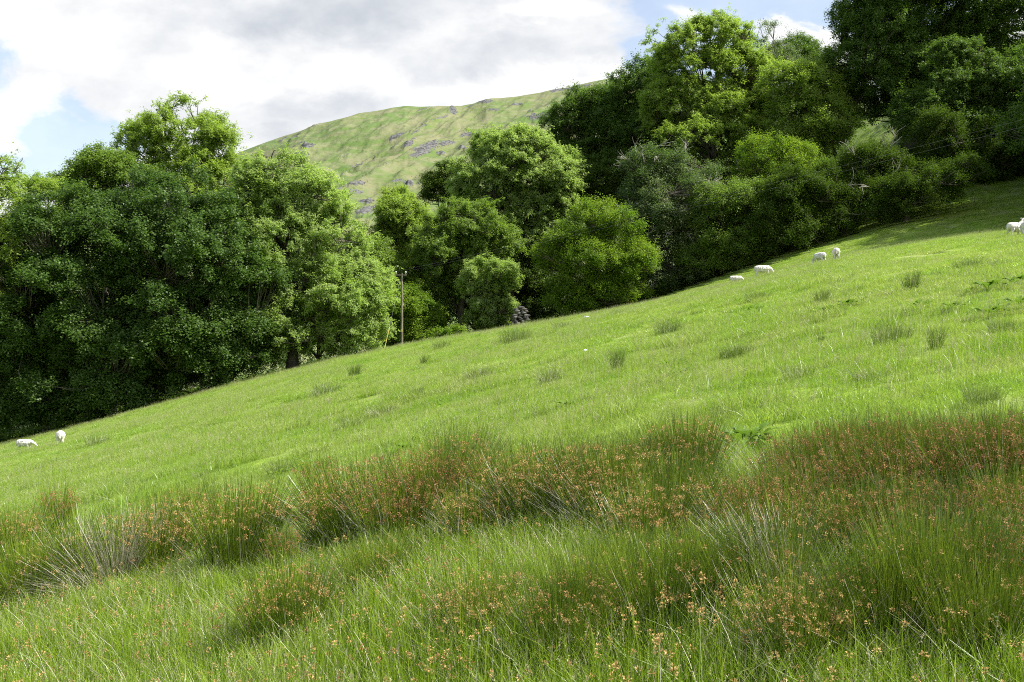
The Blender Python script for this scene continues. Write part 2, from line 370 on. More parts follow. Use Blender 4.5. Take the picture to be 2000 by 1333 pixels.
def make_tree(name, label, lobes, D, base, leafm, style='broad', group=None, size=1.0, dens=1.0, puff=.85, gap=0.0, trunk_r=.28, bark=None,
              twig_show=1, depth=.95, cat='tree', dead=0, fill=.25, low=True, seed=None, shoot=1.0, rag=1.45, lden=.9):
    NTREE[0] += 1; rng = np.random.default_rng(1000 + NTREE[0] if seed is None else seed)
    root = empty(name); tag(root, label, cat, group)
    bx = (base - 1000) / F * D; b0 = np.array([bx, D, float(H(bx, D))]); root.location = b0
    Cs, Rs = [], []
    for lb in lobes:
        cx, cy_, rx, ry = lb[:4]; dd = lb[4] if len(lb) > 4 else rng.uniform(-.35, .35) * rx * D / F
        Dl = D + dd; Cs.append([(cx - 1000) / F * Dl, Dl, (666 - cy_) / F * Dl]); a, c = rx * Dl / F, ry * Dl / F
        Rs.append([a, max(.6 * (a + c), min(a, c)) * depth, c])
    Cs = np.array(Cs); Rs = np.array(Rs)
    top = max(c[2] + r[2] * .3 for c, r in zip(Cs, Rs)); big = int(np.argmax(Rs[:, 0] * Rs[:, 2])); ctr = (Cs * Rs[:, :1]).sum(0) / Rs[:, 0].sum()
    # trunk
    hT = max(top - b0[2], 2.0)
    tp = []
    for q in np.linspace(0, 1, 9):
        sw = rng.normal(size=2) * .10 * hT * .25 * q
        p = b0 * (1 - q) + np.array([ctr[0], ctr[1], top]) * q; p[0] = b0[0] + (ctr[0] - b0[0]) * q ** 1.6 + sw[0]; p[1] = D + (ctr[1] - D) * q ** 1.6 + sw[1]
        tp.append(p)
    tp = np.array(tp); tp[0, 2] -= .4
    tr = trunk_r * (1 - np.linspace(0, 1, 9)) ** .8 + .03; tr[0] *= 1.5
    trunk_paths = [(tp, tr)]
    # puffs
    PC, PN, PR, LI = [], [], [], []
    def fib(n, jit):
        i = np.arange(n) + .5; ph = np.arccos(1 - 2 * i / n); th = np.pi * (1 + 5 ** .5) * i + rng.uniform(0, 6)
        d = np.stack([np.cos(th) * np.sin(ph), np.sin(th) * np.sin(ph), np.cos(ph)], 1); return unit(d + rng.normal(size=d.shape) * jit)
    sr = puff * 2.0
    for li, (c, r) in enumerate(zip(Cs, Rs)):
        area = 4 * np.pi * ((r[0] * r[1]) ** 1.6 / 3 + (r[0] * r[2]) ** 1.6 / 3 + (r[1] * r[2]) ** 1.6 / 3) ** (1 / 1.6)
        n = max(4, int(area / (sr ** 2 * 1.9) * dens)); d = fib(n, .25)
        rr_ = np.minimum(sr * rng.uniform(.45, 1.25, n), r.min() * .75)
        k1, k2 = rng.normal(size=(2, 3)) * 2.6; ph_ = rng.uniform(0, 6, 2)
        wob = 1 + rag * (np.sin(d @ k1 + ph_[0]) * .16 + np.sin(d @ k2 * 1.7 + ph_[1]) * .12) + rag * rng.normal(0, .08, n)
        wob = np.where((rng.uniform(0, 1, n) < .10 * rag) & (d[:, 2] > 0), wob + .22, wob)
        sc_ = c + d * np.maximum(r - rr_[:, None] * .6, r * .3) * wob[:, None]
        P_, N_ = [], []
        for q in range(n):
            if rng.uniform() < gap + .07: continue
            m_ = max(3, int(4 * np.pi * rr_[q] ** 2 / (puff ** 2 * 1.5))); e_ = fib(m_, .2)
            e_ = e_[(e_ @ d[q] > -.25) & (e_[:, 2] > -.45)]
            P_.append(sc_[q] + e_ * rr_[q] * np.array([1, 1, .8]) * rng.uniform(.75, 1.05, (len(e_), 1))); N_.append(unit(e_ + d[q] * .5))
        nf = int(n * fill * 4); e_ = unit(rng.normal(size=(nf, 3))); P_.append(c + e_ * r * rng.uniform(.35, .72, (nf, 1))); N_.append(e_)
        p = np.concatenate(P_); d2 = np.concatenate(N_)
        ok = np.ones(len(p), bool)
        for lj, (c2, r2) in enumerate(zip(Cs, Rs)):
            if lj != li: ok &= ((((p - c2) / r2) ** 2).sum(1) > .38)
        ok &= p[:, 2] > H(p[:, 0], p[:, 1]) + (.35 if low else 1.5)
        ok &= ((p - c)[:, 1] / r[1] < .3) | (rng.uniform(0, 1, len(p)) < .6)
        PC.append(p[ok]); PN.append(d2[ok]); PR.append(puff * rng.uniform(.6, 1.1, ok.sum())); LI.append(np.full(ok.sum(), li))
    PC = np.concatenate(PC); PN = np.concatenate(PN); PR = np.concatenate(PR); LI = np.concatenate(LI)
    # limbs to lobes, boughs within lobes, twigs to puffs
    paths = []; nodes = [tp[3:]]; 
    for c, r in zip(Cs, Rs):
        zt = np.clip((c[2] - r[2] * .9 - b0[2]) / hT * .8, .15, .75); s = np.array([np.interp(zt, np.linspace(0, 1, 9), tp[:, k]) for k in range(3)])
        e = c + np.array([0, 0, r[2] * .35]); q = np.linspace(0, 1, 6)[:, None]
        mid = (s + e) / 2 + np.array([(e[0] - s[0]) * .18, (e[1] - s[1]) * .15, -abs(e[0] - s[0]) * .05]) + rng.normal(size=3) * .25
        P = (1 - q) ** 2 * s + 2 * q * (1 - q) * mid + q ** 2 * e
        r0 = trunk_r * .5; paths.append((P, np.linspace(r0, .04, 6))); nodes.append(P[1:])
        for _ in range(5):
            k = rng.integers(1, 5); d = unit(rng.normal(size=3) + np.array([0, 0, .35])); e2 = c + d * r * .75; s2 = P[k]
            q2 = np.linspace(0, 1, 5)[:, None]; m2 = (s2 + e2) / 2 + np.array([0, 0, -.15 * np.linalg.norm(e2 - s2)]) + rng.normal(size=3) * .15
            P2 = (1 - q2) ** 2 * s2 + 2 * q2 * (1 - q2) * m2 + q2 ** 2 * e2; paths.append((P2, np.linspace(r0 * .45, .025, 5))); nodes.append(P2[1:])
    nodes = np.concatenate(nodes)
    for i in range(0, len(PC)):
        dist = np.linalg.norm(nodes - PC[i], axis=1); j = int(np.argmin(dist + (nodes[:, 2] > PC[i, 2]) * .8)); s, e = nodes[j], PC[i] + PN[i] * PR[i] * .4
        mid = (s + e) / 2 + np.array([0, 0, -.12 * dist[j]]) + rng.normal(size=3) * .12
        paths.append((np.array([s, mid, e]), np.array([.045, .03, .012])))
    V, Fq = tubes(trunk_paths, 9); o = link('trunk', npmesh('trunk', V - b0, Fq, bark or BARK, smooth=True), root)
    dp = []
    if dead:
        for _ in range(dead):
            i = rng.integers(0, len(PC)); s = PC[i]; q = unit(rng.normal(size=3) * .7 + PN[i] * .8 + np.array([0, -.5, .3])); ln = rng.uniform(.8, 2.2)
            pts = [s + q * ln * t_ + rng.normal(size=3) * .09 * ln * t_ for t_ in (0, .35, .7, 1)]; dp.append((np.array(pts), np.array([.06, .045, .032, .018])))
            for _k in range(4):
                s3 = pts[rng.integers(1, 3)]; q3 = unit(q + rng.normal(size=3) * .7); dp.append((np.array([s3, s3 + q3 * ln * .3 + rng.normal(size=3) * .05, s3 + q3 * ln * .55]), np.array([.022, .016, .01])))
    V, Fq = tubes(paths + dp, 4); bm_ = npmesh('branches', V - b0, Fq, bark or BARK, smooth=True)
    if dp:
        bm_.materials.append(PALE); n1 = len(tubes(paths, 4)[1]); mi = np.zeros(len(Fq), np.int32); mi[n1:] = 1; bm_.polygons.foreach_set('material_index', mi)
    link('branches', bm_, root)
    # sprays
    ns = np.maximum(3, (17 * (PR / .85) ** 2 / size ** 1.2 * (1 if style != 'small' else 1.5)).astype(int))
    nsh = np.maximum(2, rng.integers(3, 6, len(PC))); sh = np.repeat(np.arange(len(PC)), nsh)
    sdir = unit(rng.normal(size=(len(sh), 3)) * .75 + PN[sh] * .75 + np.array([0, 0, .55])); slen = PR[sh] * rng.uniform(.6, 1.55, len(sh)) * shoot * np.where((rng.uniform(0, 1, len(sh)) < .07) & (PN[sh][:, 2] > -.1), 2.0, 1.0)
    per = 10; idx = np.repeat(sh, per); d = np.repeat(sdir, per, 0); tt_ = np.tile(np.linspace(.15, 1, per), len(sh)) + rng.uniform(-.1, .1, len(idx))
    keep_ = rng.uniform(0, 1, len(idx)) < lden; idx = idx[keep_]; d = d[keep_]; tt_ = tt_[keep_]
    sl_ = np.repeat(slen, per)[keep_]
    C = PC[idx] - PN[idx] * .15 + d * (tt_ * sl_)[:, None] + rng.normal(size=(len(idx), 3)) * .11
    C[:, 2] -= (tt_ ** 2) * sl_ * .22
    me = leaves_mesh('crown', C - b0, unit(d * .7 + PN[idx] * .5), rng, L[leafm], style, size)
    link('crown', me, root)
    return root

TREES = []
WG = 'trees of the wood behind the pasture'
def T(*a, **k): TREES.append((a, k))
# --- left bank of trees
T('sycamore_tree', 'big dense dark green sycamore with glinting leaves filling the left side', [(330, 450, 140, 105), (195, 490, 125, 110), (410, 560, 125, 130), (480, 640, 85, 75), (150, 640, 140, 120), (330, 660, 150, 110), (60, 690, 110, 120), (230, 760, 150, 70), (400, 700, 110, 60), (-60, 600, 110, 140), (20, 790, 110, 60)],
  59, 290, 'sycamore', 'broad', WG, size=1.05, puff=.8, trunk_r=.45, depth=.8, fill=.3)
T('ash_tree', 'tall pale green ash with open airy top rising behind the dark sycamore', [(350, 275, 72, 62), (415, 300, 42, 48), (300, 290, 55, 48), (360, 345, 80, 50), (260, 325, 45, 38), (420, 360, 45, 45), (380, 420, 90, 60)],
  72, 400, 'ash', 'ash', WG, size=1.1, puff=.75, gap=.24, trunk_r=.3, fill=.0, lden=.62)
T('ash_tree', 'small pale green ash standing between two taller trees at left edge', [(95, 400, 55, 50), (120, 450, 50, 45), (70, 470, 55, 60), (40, 560, 50, 70)], 62, 90, 'ash', 'ash', WG, size=1.05, puff=.7, gap=.22, trunk_r=.18, fill=.0, lden=.65)
T('ash_tree', 'thin twiggy ash half out of frame at the left edge', [(-30, 380, 60, 75), (0, 330, 30, 35), (-20, 470, 50, 60), (-60, 560, 80, 80)], 55, -90, 'ash', 'ash', WG, size=.9, puff=.7, gap=.35, trunk_r=.28, dead=30, fill=0, lden=.5)
T('oak_tree', 'mid green rounded tree top between the dark sycamore and airy ash', [(200, 335, 55, 38), (160, 370, 50, 40), (245, 350, 50, 40), (210, 420, 80, 50)], 68, 220, 'mid', 'broad', WG, size=1.0, puff=.7, gap=.08, trunk_r=.25)
T('ash_tree', 'broad light green tree right of the dark sycamore reaching down to grass', [(530, 350, 55, 55), (490, 400, 55, 60), (590, 400, 70, 65), (560, 480, 95, 80), (650, 490, 65, 70), (600, 570, 105, 85), (690, 580, 60, 70), (640, 645, 105, 55), (560, 660, 70, 60), (700, 650, 50, 32), (500, 500, 60, 80)],
  62, 570, 'ash2', 'ash', WG, size=1.0, puff=.8, gap=.12, trunk_r=.36, depth=.85, fill=.1, lden=.8)
T('hawthorn_tree', 'dark green tree peeping out right of the broad light green tree', [(720, 500, 40, 40), (740, 560, 40, 60), (760, 620, 50, 50)], 76, 740, 'mid', 'broad', WG, puff=.7, trunk_r=.2)
# --- middle group
T('ash_tree', 'mid green ash standing directly behind the wooden pole', [(790, 420, 48, 42), (770, 470, 55, 45), (820, 480, 50, 60), (760, 540, 50, 50), (820, 560, 60, 55)], 84, 830, 'ash', 'ash', WG, size=1.1, puff=.8, gap=.08, trunk_r=.25)
T('ash_tree', 'round headed green ash with bare leaning trunk right of the pole', [(910, 440, 62, 40), (870, 480, 50, 45), (950, 475, 45, 42), (905, 510, 75, 45), (865, 570, 40, 35)], 76, 900, 'mid', 'ash', WG, size=1.05, puff=.75, gap=.05, trunk_r=.34, low=False)
T('ash_tree', 'small ash with drooping pale sprays beside the stone stack', [(965, 535, 42, 24), (990, 555, 22, 20), (930, 560, 30, 25), (965, 600, 48, 24), (945, 625, 40, 22)], 71, 940, 'ash2', 'ash', WG, size=.9, puff=.55, trunk_r=.14, gap=.05)
T('hazel_bush', 'yellow green bush growing at foot of the wooden pole', [(800, 600, 42, 32), (835, 620, 32, 26), (780, 640, 45, 35), (830, 655, 42, 28)], 72, 808, 'yellow', 'broad', WG, size=.9, puff=.5, trunk_r=.1, cat='bush')
T('bramble_bush', 'small pale bramble at field edge below the leaning trunk', [(875, 655, 22, 9), (893, 648, 12, 9)], 66, 880, 'yellow', 'broad', WG, size=.9, puff=.35, trunk_r=.04, cat='bush')
T('ash_tree', 'large pale ash with silvery leaf undersides standing against the fell', [(960, 300, 45, 38), (1015, 305, 58, 48), (1075, 330, 48, 42), (950, 350, 58, 48), (1030, 370, 80, 55), (1085, 385, 35, 40), (990, 420, 75, 50), (1060, 430, 45, 45), (1000, 470, 50, 50)],
  88, 1000, 'ash2', 'ash', WG, size=1.2, puff=.85, gap=.05, trunk_r=.4)
T('hawthorn_tree', 'small dark tree left of large pale ash below the fell', [(875, 350, 34, 28), (850, 375, 30, 24), (890, 380, 36, 30)], 98, 870, 'dark', 'broad', WG, puff=.7, trunk_r=.2)
T('oak_tree', 'shaded tree in gap between large pale ash and yellow green hazel', [(1040, 520, 60, 70), (1000, 570, 50, 50), (1060, 600, 50, 40)], 90, 1040, 'dark', 'broad', WG, puff=.9, trunk_r=.25)
T('hazel_tree', 'domed yellow green hazel at the crest of the pasture', [(1165, 425, 45, 30), (1105, 465, 40, 30), (1215, 440, 30, 30), (1145, 500, 70, 45), (1085, 520, 30, 28), (1105, 575, 42, 30), (1190, 570, 60, 40), (1230, 510, 40, 40), (1140, 600, 60, 22)], 68, 1165, 'yellow', 'small', WG, size=1.0, puff=.65, trunk_r=.2, fill=.2)
T('hawthorn_tree', 'ragged grey green tree with bare pale twigs in the middle', [(1255, 320, 30, 28), (1240, 370, 30, 30), (1300, 345, 45, 40), (1350, 340, 40, 45), (1310, 410, 70, 55), (1290, 480, 65, 55), (1350, 450, 50, 60), (1320, 540, 70, 45)], 73, 1330, 'brown', 'small', WG, size=1.0, puff=.65, gap=.22, trunk_r=.2, dead=80, fill=.1, lden=.7)
T('hawthorn_tree', 'dark spreading hawthorn right of ragged tree with sunlit upper left', [(1410, 400, 50, 40), (1460, 385, 55, 35), (1440, 450, 70, 60), (1400, 510, 60, 50), (1480, 500, 70, 45)], 70, 1440, 'mid', 'small', WG, size=1.0, puff=.65, trunk_r=.2)
T('hawthorn_tree', 'dark hawthorn thicket behind the grazing sheep on the crest', [(1540, 390, 60, 55), (1600, 400, 50, 55), (1540, 450, 80, 50), (1500, 440, 60, 50), (1620, 450, 60, 35)], 69, 1550, 'dark', 'small', WG, size=1.0, puff=.65, trunk_r=.2)
T('hazel_tree', 'yellow green dome lit from above over the dark hawthorns', [(1510, 305, 55, 32), (1560, 330, 50, 35), (1460, 325, 35, 24), (1520, 350, 80, 40)], 75, 1520, 'yellow', 'small', WG, puff=.7, trunk_r=.2)
# --- upper wood
T('oak_tree', 'dark oak crown on wood edge meeting the fell skyline', [(1120, 245, 45, 42), (1170, 215, 50, 45), (1110, 280, 45, 35), (1190, 270, 60, 60), (1140, 330, 60, 45)], 103, 1160, 'oak', 'broad', WG, size=1.1, puff=.9, trunk_r=.35)
T('oak_tree', 'tall narrow dark oak left of the tallest ash', [(1250, 175, 50, 45), (1215, 220, 45, 50), (1285, 130, 25, 25), (1250, 270, 60, 60), (1230, 340, 55, 60)], 98, 1250, 'oak', 'broad', WG, size=1.1, puff=.9, trunk_r=.35)
T('ash_tree', 'tallest bright green ash with visible ivy trunks in the centre right', [(1340, 95, 60, 42), (1410, 80, 62, 48), (1370, 150, 88, 60), (1440, 160, 55, 60), (1330, 210, 60, 60), (1420, 230, 75, 60), (1380, 290, 80, 50), (1460, 290, 40, 50)], 90, 1400, 'ash', 'ash', WG, size=1.15, puff=.85, gap=.18, trunk_r=.42, fill=.05, lden=.75)
T('ash_tree', 'brownish half dead tree right of the tallest ash', [(1495, 105, 35, 42), (1510, 150, 45, 45), (1500, 210, 40, 50)], 95, 1490, 'brown', 'small', WG, puff=.8, gap=.3, trunk_r=.3, dead=40)
T('oak_tree', 'dark oak top on skyline behind the half dead tree', [(1550, 110, 45, 35), (1580, 130, 40, 30), (1620, 155, 45, 30)], 108, 1560, 'oak', 'broad', WG, puff=.9, trunk_r=.3)
T('ash_tree', 'light green round ash left of the huge dark oak', [(1560, 170, 58, 48), (1610, 180, 45, 45), (1545, 230, 50, 50), (1600, 250, 60, 45), (1560, 290, 50, 40)], 86, 1575, 'ash', 'broad', WG, size=1.0, puff=.8, gap=.08, trunk_r=.3)
T('oak_tree', 'huge dark oak with thick trunk standing on grassy bank', [(1700, 60, 72, 70), (1790, 40, 100, 70), (1900, 20, 90, 60), (1720, 150, 90, 65), (1830, 130, 100, 70), (1780, 190, 70, 35), (1700, 210, 60, 32), (1990, 40, 80, 80), (1800, -40, 120, 50)],
  88, 1782, 'oak', 'broad', WG, size=1.1, puff=.9, gap=.08, trunk_r=.62, low=False, fill=.15)
T('ash_tree', 'dark ash with pale sprays lit at its top beside huge oak', [(1855, 110, 34, 34), (1915, 118, 36, 36), (1800, 230, 50, 45), (1990, 170, 60, 60), (1870, 190, 62, 50), (1940, 190, 60, 55), (1900, 260, 80, 55), (1970, 280, 60, 60), (1880, 330, 70, 40), (1950, 345, 60, 30)], 78, 1915, 'oak', 'ash', WG, size=1.0, puff=.75, gap=.03, trunk_r=.3)
T('hawthorn_tree', 'low dark hawthorn on bank under the huge oak', [(1690, 325, 50, 38), (1740, 345, 55, 38), (1720, 385, 75, 35), (1670, 375, 40, 35)], 70, 1755, 'dark', 'small', WG, puff=.65, trunk_r=.18, dead=14)
T('oak_tree', 'dark tree at the right edge of the frame', [(2060, 180, 90, 90), (2020, 260, 70, 60), (2080, 320, 90, 50)], 78, 2060, 'oak', 'broad', WG, puff=.9, trunk_r=.4)
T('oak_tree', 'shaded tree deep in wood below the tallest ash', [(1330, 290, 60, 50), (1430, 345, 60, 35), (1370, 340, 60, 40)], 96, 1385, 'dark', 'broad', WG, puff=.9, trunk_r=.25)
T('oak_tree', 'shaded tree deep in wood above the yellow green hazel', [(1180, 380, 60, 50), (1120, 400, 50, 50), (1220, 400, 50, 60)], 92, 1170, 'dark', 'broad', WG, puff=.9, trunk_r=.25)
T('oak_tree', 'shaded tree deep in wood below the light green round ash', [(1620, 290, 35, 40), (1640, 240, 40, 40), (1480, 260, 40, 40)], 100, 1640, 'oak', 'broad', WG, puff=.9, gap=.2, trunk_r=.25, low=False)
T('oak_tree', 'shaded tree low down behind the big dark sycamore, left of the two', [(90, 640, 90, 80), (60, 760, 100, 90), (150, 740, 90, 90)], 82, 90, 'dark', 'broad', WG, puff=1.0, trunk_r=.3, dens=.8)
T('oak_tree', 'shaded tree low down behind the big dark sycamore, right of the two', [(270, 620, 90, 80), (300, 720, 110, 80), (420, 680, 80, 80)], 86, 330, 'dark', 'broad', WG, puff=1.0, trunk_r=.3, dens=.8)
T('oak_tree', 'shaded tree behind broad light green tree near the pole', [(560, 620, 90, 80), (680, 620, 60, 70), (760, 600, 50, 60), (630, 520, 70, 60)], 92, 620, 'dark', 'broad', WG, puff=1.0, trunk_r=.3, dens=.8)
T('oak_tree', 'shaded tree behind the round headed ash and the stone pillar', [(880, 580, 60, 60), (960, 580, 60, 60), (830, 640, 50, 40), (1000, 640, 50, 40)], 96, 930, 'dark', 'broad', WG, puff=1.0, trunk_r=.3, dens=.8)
T('oak_tree', 'spreading tree at right frame edge shading the top of the pasture', [(2160, 130, 110, 110), (2110, 240, 100, 70), (2210, 260, 120, 90), (2080, 290, 60, 40)], 60, 2160, 'oak', 'broad', WG, puff=.9, trunk_r=.4, low=False)
T('oak_tree', 'tree outside right of frame whose shade falls over the pasture top', [(2420, 60, 150, 130), (2350, 160, 120, 90), (2480, 170, 120, 90)], 60, 2420, 'oak', 'broad', WG, puff=1.2, trunk_r=.4, low=False)
T('oak_tree', 'tree beyond right frame edge at foot of the wooded bank', [(2300, 40, 130, 130), (2230, 170, 120, 80), (2380, 150, 120, 90)], 69, 2300, 'oak', 'broad', WG, puff=1.2, trunk_r=.4, low=False)
T('hawthorn_tree', 'dark thorn at pasture top, left of the two below dark ash', [(1810, 345, 60, 40), (1860, 300, 55, 50), (1770, 375, 45, 28), (1830, 260, 45, 40)], 74, 1830, 'dark', 'small', WG, puff=.75, trunk_r=.15)
T('hawthorn_tree', 'dark thorn at pasture top against the right frame edge', [(1930, 300, 60, 40), (1990, 270, 60, 50), (2050, 250, 60, 60), (1900, 325, 50, 25)], 74, 1960, 'dark', 'small', WG, puff=.75, trunk_r=.15)
T('hawthorn_tree', 'sprawling dark thorn overhanging the shaded grass above the standing sheep', [(1760, 385, 55, 34), (1825, 362, 50, 34), (1700, 408, 48, 28), (1880, 335, 45, 30), (1660, 425, 35, 22)], 67, 1770, 'dark', 'small', WG, puff=.7, trunk_r=.15)
T('oak_tree', 'tree just outside right edge shading pasture between thorns and sheep', [(2180, 180, 120, 110), (2130, 260, 75, 60), (2250, 250, 110, 90)], 66, 2180, 'oak', 'broad', WG, puff=1.2, trunk_r=.4, low=False)
for a, k in TREES:
    a = list(a); a[3] = a[3] + 13; make_tree(*a, **k)

# the far mass of the wood, deep behind the single trees
def far_wood():
    rg = np.random.default_rng(404); tx = [-700, -300, 0, 200, 400, 700, 800, 900, 1000, 1100, 1200, 1300, 1500, 1600, 1640, 1655, 1750, 1765, 1800, 2000, 2400, 3000]
    ty = [560, 570, 580, 540, 510, 570, 540, 530, 480, 420, 320, 240, 190, 190, 200, 300, 300, 180, 150, 120, 100, 100]
    n = 5200; px = rg.uniform(-600, 2700, n); y = rg.uniform(117, 140, n); x = (px - 1000) / F * y; g = H(x, y)
    top = (666 - (np.interp(px, tx, ty) + 14 * np.sin(px * .05) + 10 * np.sin(px * .13))) / F * y; z = g + (top - g) * rg.uniform(0, 1, n)
    ok = top > g; c = np.stack([x, y, z], 1)[ok]; c = np.repeat(c, 9, 0) + rg.normal(size=(ok.sum() * 9, 3)) * np.array([1.0, 1.0, .7])
    ref = c.mean(0) * np.array([1, 1, 0]); o = link('wood', leaves_mesh('wood', c - ref, np.tile([0, -.5, .6], (len(c), 1)), rg, L['oak'], 'broad', 2.0)); o.location = ref
    tag(o, 'far mass of trees deep in the wood behind', kind='stuff')
far_wood()

# ------------------------------------------------------------------ blades, rushes
SLX, SLY = .25, .065
def ribbons(base, tip, bend, width, rng, seg=3, taper=.15):
    """curved ribbons: base, tip (n,3), bend (n,3) mid offset"""
    n = len(base); q = np.linspace(0, 1, seg + 1)[None, :, None]
    P = base[:, None] * (1 - q) + tip[:, None] * q + bend[:, None] * 4 * q * (1 - q)
    a = rng.uniform(0, np.pi, n); s = np.stack([np.cos(a), np.sin(a), np.zeros(n)], 1)[:, None]
    wd = (width[:, None] * (1 - (1 - taper) * q[0, :, 0][None] ** 1.5))[..., None] * .5
    V = np.stack([P - s * wd, P + s * wd], 2).reshape(n, -1, 3)
    j = np.arange(seg)[None] * 2; o = (np.arange(n) * (seg + 1) * 2)[:, None]
    Fq = np.stack([o + j, o + j + 1, o + j + 3, o + j + 2], -1).reshape(-1, 4)
    return V.reshape(-1, 3), Fq, seg
def blade_patch(name, w, n, hmin, hmax, wid, lean, m, rng, seg=2, seeds=0, seed_m=None):
    b = np.stack([rng.uniform(-w / 2, w / 2, n), rng.uniform(-w / 2, w / 2, n), np.zeros(n)], 1); b[:, 2] = b[:, 0] * SLX + b[:, 1] * SLY - .01
    h = rng.uniform(hmin, hmax, n); tuft = 1 + .5 * fbm(b[:, 0] * 6 + 50 * rng.uniform(), b[:, 1] * 6, 7); h = h * tuft
    a = rng.uniform(0, 2 * np.pi, n); ln = np.abs(rng.normal(0, lean, n)) * h
    t = b + np.stack([np.cos(a) * ln, np.sin(a) * ln, h], 1); bend = np.stack([-np.cos(a) * ln * .15, -np.sin(a) * ln * .15, h * .07], 1)
    V, Fq, s = ribbons(b, t, bend, np.full(n, wid) * rng.uniform(.6, 1.3, n), rng, seg)
    me = npmesh(name, V, Fq, m, np.repeat(rng.uniform(0, 1, n), s))
    o = bpy.data.objects.new(name, me); objs = [o]
    if seeds:
        i = rng.integers(0, n, seeds); tp = t[i]; k = 14; c = np.repeat(tp, k, 0); c = c + np.tile(np.linspace(0, -.09, k), seeds)[:, None] * unit(t[i] - b[i]).repeat(k, 0)
        d = unit(rng.normal(size=(len(c), 3)) + np.array([0, 0, 1.2])); s2 = unit(np.cross(d, rng.normal(size=(len(c), 3))))
        v = np.stack([c, c + d * .006 + s2 * .0022, c + d * .013, c + d * .006 - s2 * .0022], 1).reshape(-1, 3)
        me.materials.append(seed_m); add_faces(o, v, seed_m, rng)
    return o
def add_faces(o, v, m, rng):
    """append kites (groups of 4 verts) with material slot 1 to a mesh object"""
    me = o.data; n0 = len(me.vertices); V0 = np.empty(n0 * 3, np.float32); me.vertices.foreach_get('co', V0)
    F0 = np.empty(len(me.loops), np.int32); me.loops.foreach_get('vertex_index', F0); F0 = F0.reshape(-1, 4)
    va = np.empty(len(F0), np.float32); me.attributes['var'].data.foreach_get('value', va)
    V1 = np.concatenate([V0.reshape(-1, 3), v]); F1 = np.concatenate([F0, np.arange(len(v)).reshape(-1, 4) + n0])
    var = np.concatenate([va, rng.uniform(0, 1, len(v) // 4)]); m0 = me.materials[0]
    nm = npmesh(me.name, V1, F1, m0, var); nm.materials.append(m)
    mi = np.zeros(len(F1), np.int32); mi[len(F0):] = 1; nm.polygons.foreach_set('material_index', mi); o.data = nm
def flower_kites(c, rng, r, k):
    """c (n,3) cluster centres -> burst of small kites"""
    C = np.repeat(c, k, 0); n = len(C); d = unit(rng.normal(size=(n, 3)) + np.array([0, 0, .3])); s = unit(np.cross(d, rng.normal(size=(n, 3))))
    rr = r * rng.uniform(.35, 1.0, (n, 1)); p = C + d * rr * .5; L_ = r * .42; Wd = r * .13
    return np.stack([p, p + d * L_ * .5 + s * Wd, p + d * L_, p + d * L_ * .5 - s * Wd], 1).reshape(-1, 3)
def rush_geo(rng, n, rad, h, spread, flowered=.5, straw=.08, w=.0050, disc=None):
    """returns stems (V,F,var), flowers V, straw (V,F,var)"""
    a = rng.uniform(0, 2 * np.pi, n); r = rad * np.sqrt(rng.uniform(0, 1, n)); b = np.stack([np.cos(a) * r, np.sin(a) * r, np.zeros(n)], 1)
    if disc is not None: b[:, :2] = rng.uniform(-disc / 2, disc / 2, (n, 2))
    b[:, 2] = b[:, 0] * SLX + b[:, 1] * SLY - .03
    hh = h * rng.uniform(.55, 1.0, n) ** .7
    le = spread * (r / rad) * rng.uniform(.3, 1.2, n) if disc is None else np.zeros(n)
    ln = np.stack([np.cos(a) * le, np.sin(a) * le, np.zeros(n)], 1) + np.concatenate([rng.normal(0, .09, (n, 2)), np.zeros((n, 1))], 1)
    t = b + (ln + np.array([0, 0, 1.0])) * hh[:, None] / np.sqrt(1 + (ln ** 2).sum(1))[:, None]
    bend = -ln * hh[:, None] * .12 + np.array([0, 0, .02])
    V, Fq, s = ribbons(b, t, bend, np.full(n, w) * rng.uniform(.7, 1.2, n), rng, 3, .25); var = np.repeat(rng.uniform(0, 1, n), s)
    f = rng.uniform(0, 1, n) < flowered; q = rng.uniform(.62, .88, f.sum())[:, None]
    c = b[f] * (1 - q) + t[f] * q + bend[f] * 4 * q * (1 - q); c = c + np.concatenate([rng.normal(0, .008, (f.sum(), 2)), np.zeros((f.sum(), 1))], 1)
    fl = flower_kites(c, rng, .026, 20)
    m = max(2, int(n * straw * 1.7)); a = rng.uniform(0, 2 * np.pi, m); r = rad * rng.uniform(.2, 1, m); sb = np.stack([np.cos(a) * r, np.sin(a) * r, np.zeros(m)], 1)
    if disc is not None: sb[:, :2] = rng.uniform(-disc / 2, disc / 2, (m, 2))
    sb[:, 2] = sb[:, 0] * SLX + sb[:, 1] * SLY; k = rng.uniform(.4, 1.5, m)[:, None] * (spread + .4)
    sh = h * rng.uniform(.5, .95, m)[:, None]; dirn = unit(np.concatenate([np.stack([np.cos(a), np.sin(a)], 1) * k + rng.normal(0, .2, (m, 2)), np.ones((m, 1))], 1))
    st = sb + dirn * sh; bn = np.concatenate([np.zeros((m, 2)), rng.uniform(.0, .08, (m, 1))], 1)
    SV, SF, s2 = ribbons(sb, st, bn, w * rng.uniform(.4, .85, m), rng, 4, .3)
    return (V, Fq, var), fl, (SV, SF, np.repeat(rng.uniform(0, 1, m), s2))
